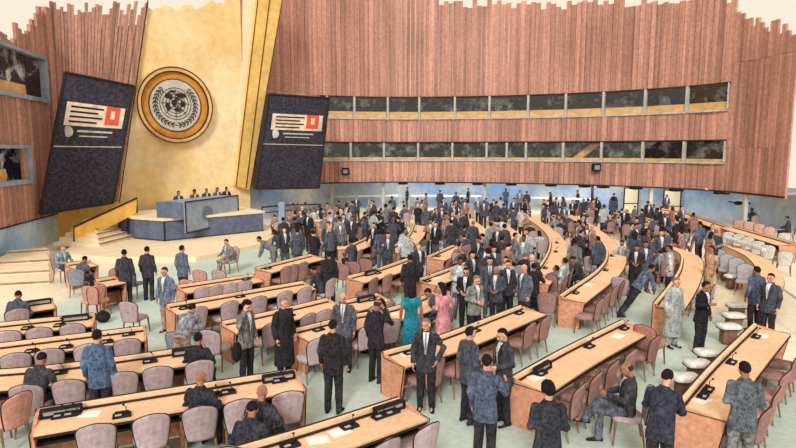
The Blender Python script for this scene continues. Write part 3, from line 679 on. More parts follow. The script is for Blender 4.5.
# white rail right
mb = MB(); a, b = pix(727, 238, 1.0), pix(764, 250, 1.0); e = empty('seat_row_rail'); mb.tube([a, b], .09, 8); mb.build('rail_bar', M['white'], e)
mb = MB(); 
for t in (0, .5, 1): q_ = a.lerp(b, t); mb.tube([q_, flat(q_, 0)], .04)
mb.build('rail_post', M['frame'], e); tidy(e); tag(e, 'white rail below the empty chairs at right', 'railing')
mb = MB(); a, b = pix(779, 286, .9), pix(800, 301, .9); mb.tube([a, b], .03); mb.tube([a, flat(a, 0)], .025); mb.tube([flat(b, 0), b], .025); o = recentre(mb.build('hand_rail', M['frame'])); tag(o, 'thin grey handrail behind the navy suited man at right edge', 'railing')

# ------------------------------------------------------------------ desk things
def console_mesh():
    mb = MB(); mb.box((0, 0, .018), (.26, .15, .036)); mb.box((0, .03, .05), (.20, .06, .03)); b = mb.mesh('console_body', M['dark'])
    mb = MB(); mb.tube([(.07, 0, .03), (.06, .0, .14), (.03, -.05, .2)], .007, 5); mb.ell((.03, -.055, .205), (.018, .022, .018)); m_ = mb.mesh('microphone', M['ink'])
    mb = MB(); mb.box((-.05, -.03, .04), (.09, .05, .01)); return b, m_, mb.mesh('button_panel', M['frame'])
def plate_mesh():
    mb = MB(); mb.box((0, 0, .015), (.56, .11, .03)); mb.box((-.27, 0, .07), (.03, .09, .12)); mb.box((.27, 0, .07), (.03, .09, .12)); mb.box((0, 0, .125), (.56, .10, .03)); b = mb.mesh('holder', M['dark'])
    mb = MB(); mb.box((0, 0, .07), (.50, .03, .07)); return b, mb.mesh('card', M['frame'])
CM, PM = console_mesh(), plate_mesh()
def on_desk(key, x, y, kind, i, n):
    q_ = pix(x, y, .77); rz, nn_, j, u_ = desk_heading(key, flat(q_, 0)); short = SHORT[key]
    pth = DESKS[key][1]; d = (flat(q_, 0)-pth[j]).dot(nn_); zz = .765; q_ = flat(q_, 0)
    along = (q_-pth[j]).dot(u_)
    if kind == 'plate': q_ = q_+nn_*(.17-d)
    else: q_ = q_+nn_*(max(.22, min(d, DESKS[key][2]-.14))-d)
    lo, hi = (0.32, (pth[-1]-pth[0]).dot((pth[-1]-pth[0]).normalized())-.32)
    if j == 0 and (q_-pth[0]).dot(u_) < .3: q_ = q_+u_*(.3-(q_-pth[0]).dot(u_))
    if j >= len(pth)-3 and (q_-pth[-1]).dot(u_) > -.3: q_ = q_-u_*((q_-pth[-1]).dot(u_)+.3)
    e = empty({'console': 'microphone_console', 'plate': 'nameplate_holder', 'paper': 'paper_sheet', 'cup': 'water_glass'}[kind], (q_.x, q_.y, zz), rz)
    if kind == 'console':
        link('console_body', CM[0], e); link('microphone', CM[1], e); link('button_panel', CM[2], e); lab = 'dark microphone console, %s from the left on the %s' % (ORD[i], short); cat = 'microphone'
    elif kind == 'plate':
        link('holder', PM[0], e); link('card', PM[1], e); lab = 'long dark nameplate holder, %s on the %s' % (ORD[i] if n > 1 else 'standing', short); cat = 'nameplate'
    elif kind == 'paper':
        mb = MB(); mb.box((0, 0, .006), (.30, .21, .01), Matrix.Rotation(.3*(i % 3-1), 3, 'Z')); mb.build('sheet', M['paper'], e); lab = 'white papers, %s lying on the %s' % (ORD[i] if n > 1 else 'loosely', short); cat = 'paper'
    tag(e, uniq(lab), cat, {'console': 'microphone consoles on the desks', 'plate': 'dark nameplate holders', 'paper': 'loose papers on desks'}[kind])
THINGS = {
 'L1': ('plate', [(34, 296)]), 'L2': ('plate', [(79, 311)]), 'L5': ('plate', [(50, 405), (288, 372)]), 'L4': ('plate', [(192, 343)]), 'L6': ('plate', [(392, 396)]), 'R2': ('plate', [(524, 366)]), 'C1': ('plate', [(356, 272)]), 'M3': ('plate', [(352, 297)]),
}
for k, (kind, l) in THINGS.items():
    for i, (x, y) in enumerate(l): on_desk(k, x, y, kind, i, len(l))
CON = {'L5': [(52, 417), (72, 414), (122, 416), (214, 396), (228, 393), (283, 375)], 'L6': [(285, 441), (345, 424), (376, 414), (395, 409)], 'L4': [(60, 372), (105, 369), (150, 362)], 'L3': [(32, 352), (66, 348), (107, 344), (137, 334)], 'L2': [(28, 329), (60, 326)],
 'R2': [(530, 371), (582, 345), (622, 326)], 'R1': [(688, 393), (700, 388), (728, 362), (750, 336)], 'R3': [(566, 292), (602, 270), (612, 256)], 'R4': [(557, 243), (556, 252), (540, 268)], 'C5': [(398, 348), (470, 330), (512, 312)],
 'M4': [(318, 330), (344, 325)], 'M2': [(290, 316)], 'M1': [(178, 310), (240, 297)], 'C4': [(424, 281), (455, 270)], 'C2': [(404, 243), (414, 232)], 'C3': [(432, 256)], 'U2': [(240, 277)], 'U3': [(262, 268)], 'C1': [(375, 273)], 'R8': [(700, 217)], 'M3': [(368, 299)]}
for k, l in CON.items():
    for i, (x, y) in enumerate(l): on_desk(k, x, y, 'console', i, len(l))
PAP = {'L6': [(318, 440), (340, 432)], 'R2': [(534, 377), (618, 336)], 'R1': [(702, 400), (762, 336)], 'R3': [(585, 284)], 'L5': [(90, 414)], 'C5': [(404, 352)], 'M4': [(392, 314)], 'C4': [(436, 278)]}
for k, l in PAP.items():
    for i, (x, y) in enumerate(l): on_desk(k, x, y, 'paper', i, len(l))
q_ = pix(103, 318, .12); mb = MB(); mb.ell((0, 0, .16), (.2, .2, .16)); mb.tube([(0, 0, .25), (0, 0, .34)], [.08, .05], 8); o = mb.build('round_bin', M['dark'], loc=(q_.x, q_.y, 0), smooth=True); tag(o, 'round black object on the floor right of the upper left desks', 'bin')

# ------------------------------------------------------------------ people
def remesh(mb, name, mat, vox, smooth=4, dec=.5, fold=0, fscale=7):
    me = bpy.data.meshes.new('tmp'); me.from_pydata(mb.v, [], mb.f)
    bm = bmesh.new(); bm.from_mesh(me); bmesh.ops.recalc_face_normals(bm, faces=bm.faces); bm.to_mesh(me); bm.free()
    o = bpy.data.objects.new('tmp', me); COL.objects.link(o)
    r = o.modifiers.new('r', 'REMESH'); r.mode = 'VOXEL'; r.voxel_size = vox
    s_ = o.modifiers.new('s', 'SMOOTH'); s_.iterations = smooth; s_.factor = .5
    d = o.modifiers.new('d', 'DECIMATE'); d.ratio = dec
    bpy.context.view_layer.update(); dg = bpy.context.evaluated_depsgraph_get()
    out = bpy.data.meshes.new_from_object(o.evaluated_get(dg)); bpy.data.objects.remove(o); bpy.data.meshes.remove(me)
    if fold:
        nrm = [v.normal.copy() for v in out.vertices]
        for v, k in zip(out.vertices, nrm):
            p = v.co; q = Vector((p.x*fscale, p.y*fscale, p.z*fscale*.55)); v.co = p+k*fold*(1-2.2*abs(noise.noise(q)))
    out.name = name; out.materials.clear(); out.materials.append(mat); out.shade_smooth(); return out
STANDLEG = dict(kn=[(-.10, .02, .49), (.10, .02, .49)], an=[(-.11, -.02, .08), (.11, -.02, .08)])
WALKLEG = dict(kn=[(-.10, .20, .50), (.10, -.02, .48)], an=[(-.10, .26, .08), (.10, -.32, .12)])
SITLEG = dict(kn=[(-.14, .42, .50), (.14, .42, .50)], an=[(-.13, .40, .08), (.13, .40, .08)])
CROSS = dict(kn=[(-.12, .42, .52), (.06, .44, .62)], an=[(-.12, .44, .08), (-.22, .66, .42)])
# arms in torso coordinates (x, forward, up from hips): elbow, wrist for left(-) and right(+)
POSES = {
 'stand':  dict(z=.92, lean=0, legs=STANDLEG, arm=[[(-.235, -.03, .24), (-.24, .05, .0)], [(.235, -.03, .24), (.24, .05, .0)]], head=(5, 0)),
 'front':  dict(z=.92, lean=2, legs=STANDLEG, arm=[[(-.228, -.03, .24), (-.10, .20, .18)], [(.228, -.03, .24), (.09, .21, .20)]], head=(12, 10)),
 'pocket': dict(z=.92, lean=-2, legs=STANDLEG, arm=[[(-.31, -.10, .26), (-.21, .02, .05)], [(.235, -.03, .24), (.235, .06, .0)]], head=(4, -18)),
 'gesture': dict(z=.92, lean=3, legs=STANDLEG, arm=[[(-.235, -.03, .24), (-.235, .06, .0)], [(.29, .05, .28), (.22, .28, .36)]], head=(8, 20)),
 'walk':   dict(z=.91, lean=4, legs=WALKLEG, arm=[[(-.25, -.12, .26), (-.24, -.06, .02)], [(.26, .08, .26), (.22, .24, .08)]], head=(5, 0)),
 'phone':  dict(z=.92, lean=2, legs=STANDLEG, arm=[[(-.235, -.03, .24), (-.235, .06, .0)], [(.30, .12, .36), (.13, .10, .62)]], head=(14, 0)),
 'reach':  dict(z=.92, lean=14, legs=STANDLEG, arm=[[(-.25, .12, .27), (-.22, .38, .26)], [(.245, .14, .26), (.16, .38, .22)]], head=(18, -10)),
 'bend':   dict(z=.90, lean=55, legs=STANDLEG, arm=[[(-.24, .22, .40), (-.16, .44, .34)], [(.24, .22, .40), (.16, .44, .34)]], head=(-10, 0)),
 'sit':    dict(z=.53, lean=6, legs=SITLEG, arm=[[(-.27, .08, .24), (-.17, .34, .24)], [(.27, .08, .24), (.17, .34, .24)]], head=(10, 0), seat=1),
 'slump':  dict(z=.53, lean=24, legs=SITLEG, arm=[[(-.28, .14, .26), (-.14, .36, .20)], [(.28, .14, .26), (.12, .38, .20)]], head=(20, 12), seat=1),
 'lunge':  dict(z=.86, lean=42, legs=dict(kn=[(-.10, -.16, .46), (.10, -.24, .47)], an=[(-.11, -.42, .10), (.11, -.56, .12)]), arm=[[(-.24, .22, .34), (-.16, .42, .24)], [(.24, .22, .34), (.16, .42, .24)]], head=(-5, 0)),
 'back':   dict(z=.51, lean=-14, legs=SITLEG, arm=[[(-.30, -.02, .26), (-.20, .18, .14)], [(.30, -.02, .26), (.20, .18, .14)]], head=(4, -25), seat=1),
 'cross':  dict(z=.53, lean=-2, legs=CROSS, arm=[[(-.26, .08, .26), (-.10, .33, .26)], [(.26, .08, .26), (.10, .33, .24)]], head=(20, 0), seat=1),
 'recline': dict(z=.50, lean=-42, legs=dict(kn=[(-.13, .44, .50), (.13, .44, .52)], an=[(-.12, .80, .16), (.12, .84, .16)]), arm=[[(-.30, .02, .26), (-.22, .22, .16)], [(.30, .02, .26), (.24, .22, .14)]], head=(24, -20), seat=1),
}
def frame(pose):
    P = POSES[pose]; L = math.radians(P['lean']); up = Vector((0, math.sin(L), math.cos(L))); fw = Vector((0, math.cos(L), -math.sin(L))); hip = Vector((0, 0, P['z']))
    return (lambda x, f, h: hip+Vector((x, 0, 0))+fw*f+up*h), up, fw
def secs(T, lst, n=20, fo=0):
    return [[T(rx*math.cos(2*PI*j/n), ry*math.sin(2*PI*j/n)+(c if len(s) > 3 else 0), h) for j in range(n)] for s in lst for (h, rx, ry, c) in [tuple(s)+(0,)*(4-len(s))]]
def headmat(pose):
    T, up, fw = frame(pose); P = POSES[pose]; pt, yw_ = P['head']; L = P['lean']
    R = Matrix.Rotation(math.radians(yw_), 3, 'Z') @ Matrix.Rotation(math.radians(-(L*.75+pt)), 3, 'X')
    base = T(0, .005, .60); return R, base+R @ Vector((0, .02, .115))
def add_hand(mb, el, wr, side, curl=.5):
    d = (wr-el).normalized(); x = Vector((1, 0, 0)); pn = Vector((-side, 0, 0)); pn = (pn-d*pn.dot(d)).normalized(); ac = d.cross(pn)  # across the palm
    if ac.y < 0 and abs(ac.y) > .3: ac = -ac
    n = 10; rings = []
    for t, wv, th in ((-.01, .026, .022), (.03, .036, .018), (.07, .042, .016), (.095, .040, .014)):
        c = wr+d*t; rings.append([c+ac*wv*math.cos(2*PI*j/n)+pn*th*math.sin(2*PI*j/n) for j in range(n)])
    mb.loft(rings)
    for k, (o_, l1, l2) in enumerate(((.031, .040, .036), (.011, .046, .042), (-.010, .043, .038), (-.030, .034, .028))):
        a = wr+d*.088+ac*o_; b = a+(d+pn*curl*.5).normalized()*l1; c = b+(d+pn*curl*1.9).normalized()*l2; mb.limb([a, b, c], [.0095, .009, .008], 8)
    a = wr+d*.03+ac*.03; b = a+(d*.7+ac*.65+pn*.3).normalized()*.042; c = b+(d*1.0+ac*.1+pn*.35).normalized()*.032; mb.limb([a, b, c], [.012, .0105, .009], 8)
def build_pose(pose):
    P = POSES[pose]; T, up, fw = frame(pose); R, hc = headmat(pose); out = {}
    sh = [T(-.165, 0, .485), T(.165, 0, .485)]; hips = [Vector((-.09, 0, P['z'])), Vector((.09, 0, P['z']))]
    arms = [[T(*q) for q in a] for a in P['arm']]; kn = [Vector(q) for q in P['legs']['kn']]; an = [Vector(q) for q in P['legs']['an']]
    seated = 'seat' in P
    # body
    mb = MB(); mb.loft(secs(T, [(-.06, .12, .09), (.02, .15, .10), (.16, .125, .085), (.32, .145, .095), (.44, .155, .09), (.52, .11, .065), (.56, .055, .055)]))
    mb.limb([T(0, -.005, .52), T(0, .0, .60), hc-R @ Vector((0, .03, .06))], [.060, .054, .052])
    hd = MB()
    hd.ell(hc+R @ Vector((0, -.012, .022)), (.074, .094, .092), R, 16, 12)
    hd.ell(hc+R @ Vector((0, .018, -.035)), (.058, .068, .072), R, 14, 10); hd.ell(hc+R @ Vector((0, .048, -.085)), (.032, .030, .026), R)
    hd.ell(hc+R @ Vector((0, .078, .012)), (.050, .014, .012), R)
    hd.limb([hc+R @ Vector((0, .082, .006)), hc+R @ Vector((0, .104, -.030))], [.011, .015], 8)
    hd.ell(hc+R @ Vector((0, .082, -.058)), (.024, .012, .008), R)
    for s in (-1, 1): hd.ell(hc+R @ Vector((s*.076, -.008, -.008)), (.011, .022, .032), R); hd.ell(hc+R @ Vector((s*.040, .055, -.028)), (.022, .022, .022), R)
    mb.add(hd.v, hd.f)
    for k, s in ((0, -1), (1, 1)):
        mb.limb([sh[k], sh[k].lerp(arms[k][0], .5), arms[k][0], arms[k][0].lerp(arms[k][1], .4), arms[k][1]], [.052, .046, .038, .036, .025])
        add_hand(mb, arms[k][0], arms[k][1], s)
        mb.limb([hips[k], hips[k].lerp(kn[k], .5), kn[k], kn[k].lerp(an[k], .35), an[k]], [.080, .068, .050, .050, .034])
        mb.limb([an[k]+Vector((0, -.03, -.035)), an[k]+Vector((0, .14, -.045))], [.032, .026])
    out['body'] = remesh(mb, 'body', M['skin'], .0085, 2, .45)
    # jacket
    hem = [(-.17, .19, .14), (-.08, .19, .135)] if not seated and abs(P['lean']) < 40 else [(-.05, .20, .14)]
    mb = MB(); mb.loft(secs(T, hem+[(.03, .18, .128), (.16, .160, .116), (.30, .180, .128), (.42, .192, .128), (.50, .165, .105), (.545, .11, .085), (.575, .075, .078), (.60, .068, .07, -.006)], 24))
    for k in (0, 1):
        el, wr = arms[k]; mb.limb([sh[k], sh[k].lerp(el, .5), el, el.lerp(wr, .5), el.lerp(wr, .93)], [.066, .061, .054, .049, .043])
    out['jacket'] = remesh(mb, 'jacket', M['cloth'], .013, 3, .6, .010, 9)
    # long robe / coat
    mb = MB()
    if not seated:
        mb.loft(secs(T, [(-.62, .23, .18), (-.35, .22, .16), (-.08, .205, .145), (.03, .19, .13), (.16, .165, .118), (.30, .180, .128), (.42, .205, .130), (.50, .175, .105), (.545, .11, .085), (.585, .07, .073)], 24))
        for k in (0, 1):
            el, wr = arms[k]; mb.limb([sh[k], el, el.lerp(wr, .93)], [.073, .06, .05])
        out['coat'] = remesh(mb, 'coat', M['plain'], .014, 3, .6, .012, 7)
        mb = MB(); mb.loft(secs(T, [(-.55, .20, .16), (-.30, .205, .155), (-.05, .19, .14), (.10, .15, .11), (.18, .145, .105), (.32, .165, .13), (.42, .17, .115), (.50, .13, .08), (.545, .07, .065)], 24))
        for k in (0, 1):
            mb.limb([sh[k], sh[k].lerp(arms[k][0], .45)], [.062, .054])
        out['dress'] = remesh(mb, 'dress', M['plain'], .014, 3, .6, .008, 7)
    # trousers
    mb = MB(); mb.loft(secs(T, [(-.10, .14, .10), (-.02, .160, .108), (.06, .152, .104), (.12, .14, .098)], 20))
    for k in (0, 1):
        mb.limb([hips[k], hips[k].lerp(kn[k], .5), kn[k], kn[k].lerp(an[k], .5), an[k]+(an[k]-kn[k]).normalized()*.01], [.092, .088, .074, .068, .062])
    out['trousers'] = remesh(mb, 'trousers', M['cloth'], .014, 3, .6, .007, 8)
    out['shoes'] = []
    for k in (0, 1):
        mb = MB(); a = an[k]; rings = []; f = Vector(((-.12 if k == 0 else .12), 1, 0)).normalized(); s_ = Vector((f.y, -f.x, 0)); zb = max(0, a.z-.08)
        for t, wv, h in ((-.075, .028, .06), (-.05, .038, .085), (.02, .042, .09), (.09, .046, .06), (.15, .044, .045), (.19, .026, .03)):
            rings.append([Vector((a.x, a.y, zb))+f*t+s_*wv*math.cos(2*PI*j/12)+Vector((0, 0, h/2+h/2*math.sin(2*PI*j/12))) for j in range(12)])
        mb.loft(rings); out['shoes'].append(mb.mesh('shoe', M['cloth'], True))
    # shirt V, tie, collar
    def patch(nm, h0, h1, w0, w1, off, mat, top=None):
        prof = [(.03, .19, .13), (.16, .165, .118), (.30, .180, .128), (.42, .192, .128), (.50, .165, .105), (.545, .11, .085), (.575, .075, .078), (.60, .068, .072)]
        def rad(h):
            for a, b in zip(prof, prof[1:]):
                if a[0] <= h <= b[0]: t = (h-a[0])/(b[0]-a[0]); return a[1]+(b[1]-a[1])*t, a[2]+(b[2]-a[2])*t
            return prof[-1][1:]
        mb = MB(); rings = []
        for i in range(9):
            t = i/8; h = h0+(h1-h0)*t; rx, ry = rad(h); w = w0+(w1-w0)*t; ring = []
            for x in (-w, -w/2, 0, w/2, w): ring.append(T(x, ry*math.sqrt(max(0, 1-(x/rx)**2))+off, h))
            for x in (w, 0, -w): ring.append(T(x, ry*math.sqrt(max(0, 1-(x/rx)**2))+off-.035, h))
            rings.append(ring)
        mb.loft(rings); return mb.mesh(nm, mat)
    out['shirt'] = patch('shirt', .18, .585, .012, .058, .016, M['plain']); out['tie'] = patch('tie', .20, .57, .022, .014, .026, M['cloth'])
    def lapel():
        prof = [(.16, .160, .116), (.30, .180, .128), (.42, .192, .128), (.50, .165, .105), (.545, .11, .085), (.575, .075, .078)]
        def rad(h):
            for a, b in zip(prof, prof[1:]):
                if a[0] <= h <= b[0]: t = (h-a[0])/(b[0]-a[0]); return a[1]+(b[1]-a[1])*t, a[2]+(b[2]-a[2])*t
            return prof[-1][1:]
        mb = MB()
        for s in (-1, 1):
            rings = []
            for i in range(8):
                t = i/7; h = .18+.385*t; rx, ry = rad(h); x0 = .008+.05*t; x1 = x0+.012+.05*math.sin(PI*min(1, t*.9+.05)); y = lambda x: ry*math.sqrt(max(0, 1-(x/rx)**2))+.020
                rings.append([T(s*x0, y(x0), h), T(s*x1, y(x1), h), T(s*x1, y(x1)-.02, h), T(s*x0, y(x0)-.02, h)])
            mb.loft(rings)
        return mb.mesh('lapels', M['cloth'])
    out['lapels'] = lapel()
    # hair
    def hair(kind):
        mb = MB(); nu, nv = 28, 20; vs = []; 
        rad = {'short': (.082, .103, .100), 'curly': (.098, .116, .118), 'long': (.088, .108, .106), 'grey': (.083, .103, .098), 'fringe': (.081, .101, .080)}[kind]
        for i in range(nv+1):
            a = PI*i/nv
            for j in range(nu):
                b = 2*PI*j/nu; v = Vector((rad[0]*math.sin(a)*math.cos(b), rad[1]*math.sin(a)*math.sin(b), rad[2]*math.cos(a)))
                hide = (v.y > .012 and v.z < .050-.01*(v.y < .05)) or (v.z < -.055 and v.y > -.06) or v.z < -.085
                if kind == 'fringe': hide = hide or v.z > .045 or v.y > .0
                if hide: v = v*.72
                else:
                    q = v*(38 if kind == 'curly' else 22); v = v*(1+(.10 if kind == 'curly' else .035)*noise.noise(q+Vector((0, 0, len(pose)))))
                vs.append(hc+R @ (v+Vector((0, -.014, .026))))
        fs = [(i*nu+j, (i+1)*nu+j, (i+1)*nu+(j+1) % nu, i*nu+(j+1) % nu) for i in range(nv) for j in range(nu)]; mb.add(vs, fs)
        if kind == 'long':
            rings = []
            for t, rx, ry, z in ((0, .085, .055, .02), (.3, .090, .055, -.06), (.6, .088, .045, -.13), (1, .06, .03, -.20)):
                rings.append([hc+R @ Vector((rx*math.cos(2*PI*j/14), -.065+ry*math.sin(2*PI*j/14), z)) for j in range(14)])
            mb.loft(rings)
        me = mb.mesh('hair', M['hair'], True); return me
    for k in ('short', 'curly', 'long', 'grey', 'fringe'): out['hair_'+k] = hair(k)
    # eyes, brows, mouth
    out['eyes'] = []
    for s in (-1, 1):
        mb = MB(); mb.ell(hc+R @ Vector((s*.030, .076, -.006)), (.014, .009, .007), R, 10, 6); out['eyes'].append(mb.mesh('eye', M['dark'], True))
    mb = MB(); mb.ell(hc+R @ Vector((0, .090, -.062)), (.026, .006, .0045), R, 10, 6); out['mouth'] = mb.mesh('mouth', M['ink'], True)
    mb = MB()
    for s in (-1, 1): mb.tube([hc+R @ Vector((s*.012, .091, .014)), hc+R @ Vector((s*.046, .080, .018))], .005, 5)
    out['brow'] = mb.mesh('eyebrows', M['ink'])
    mb = MB()
    for s in (-1, 1): mb.ell(hc+R @ Vector((s*.032, .090, -.006)), (.026, .008, .018), R, 10, 6)
    mb.tube([hc+R @ Vector((-.075, .05, 0)), hc+R @ Vector((-.05, .09, 0)), hc+R @ Vector((.05, .09, 0)), hc+R @ Vector((.075, .05, 0))], .005, 5); out['glasses'] = mb.mesh('glasses', M['dark'])
    out['top'] = max(v.co.z for v in out['body'].vertices)+.012; out['head'] = hc; return out
CACHE = {}
SKINS = {'dark': (122, 84, 70), 'brown': (168, 118, 98), 'tan': (216, 162, 138), 'light': (232, 182, 160)}
HAIRC = {'short': (38, 32, 36), 'curly': (34, 30, 36), 'long': (44, 34, 36), 'grey': (120, 112, 110), 'fringe': (60, 50, 50)}
people_xy = []
def person(px, ytop, face, pose, outfit, jc, tc, hair, skin, label, group=None, scale=1.0, tie=None, shirt=(222, 224, 228), extras=(), lod=0, at=None):
    if pose not in CACHE: CACHE[pose] = build_pose(pose)
    A_ = CACHE[pose]; rz = math.radians(face)
    if at is None:
        q = pix(px, ytop, A_['top']*scale); hv = Vector((A_['head'].x, A_['head'].y, 0))*scale; hv.rotate(Matrix.Rotation(rz, 3, 'Z')); pos = flat(q-hv, 0)
    else: pos = Vector(at)
    if at is None and 'seat' in POSES[pose] and pose != 'recline' and px < 1000:
        best = min(chair_spots, key=lambda c: (c[0]-pos.x)**2+(c[1]-pos.y)**2) if chair_spots else None
        if best and (best[0]-pos.x)**2+(best[1]-pos.y)**2 < .81 and not any((best[0]-a[0])**2+(best[1]-a[1])**2 < .09 for a in people_xy):
            pos = Vector((best[0], best[1], 0)); d_ = (rz-best[2]+PI) % (2*PI)-PI; rz = best[2]+max(-.5, min(.5, d_))
        else: put_chair(pos.x, pos.y, rz, MAUVE, 'mauve chair under the '+' '.join(label.split()[:9]), 'chairs of seated delegates')
    elif at is None and pose == 'recline': put_chair(pos.x, pos.y, rz, BROWN, 'brown chair under the reclining man', 'chairs of seated delegates')
    elif at is None and pose not in ('bend', 'reach', 'lunge'):
        for nme_, path_, w_ in DESKS.values():
            for a_, b_ in zip(path_, path_[1:]):
                u_ = (b_-a_).normalized(); n_ = Vector((u_.y, -u_.x, 0)); t_ = (pos-a_).dot(u_); d_ = (pos-a_).dot(n_)
                if -.1 < t_ < (b_-a_).length+.1 and -.22 < d_ < w_+.22:
                    mv = -.22-d_ if (d_+.22) < (w_+.22-d_) else w_+.22-d_
                    if abs(mv) < .6: pos = pos+n_*mv
    o = link('person', A_['body'], None, SKINS[skin], pos, rz); o.scale = (scale,)*3
    if outfit == 'suit':
        jk_ = link('jacket', A_['jacket'], o, jc)
        if not lod: link('lapels', A_['lapels'], jk_, tuple(int(v*.78) for v in jc))
        link('trousers', A_['trousers'], o, tc); link('shirt', A_['shirt'], o, shirt)
        if tie: link('tie', A_['tie'], o, tie)
    elif outfit == 'coat': link('coat', A_['coat'], o, jc); link('trousers', A_['trousers'], o, tc)
    elif outfit == 'dress': link('dress', A_['dress'], o, jc)
    if not lod or pose in ('stand', 'walk'):
        for s in A_['shoes']: link('shoe', s, o, (46, 42, 46))
    if hair != 'bald': link('hair', A_['hair_'+hair], o, HAIRC[hair])
    if not lod:
        for e_ in A_['eyes']: link('eye', e_, o)
        link('mouth', A_['mouth'], o); link('eyebrows', A_['brow'], o)
    if 'glasses' in extras: link('glasses', A_['glasses'], o)
    tag(o, uniq(label), 'person', group or 'delegates in the hall'); people_xy.append((pos.x, pos.y, 'seat' in POSES[pose], px, ytop)); return o
CHAR = (74, 72, 80); BLK = (56, 53, 58); SLATE = (104, 106, 120); GRY = (134, 132, 136); NAVY = (84, 86, 102); BLUE = (92, 114, 146); LG = (184, 192, 194); DK = (60, 58, 64); TAN = (176, 150, 140)
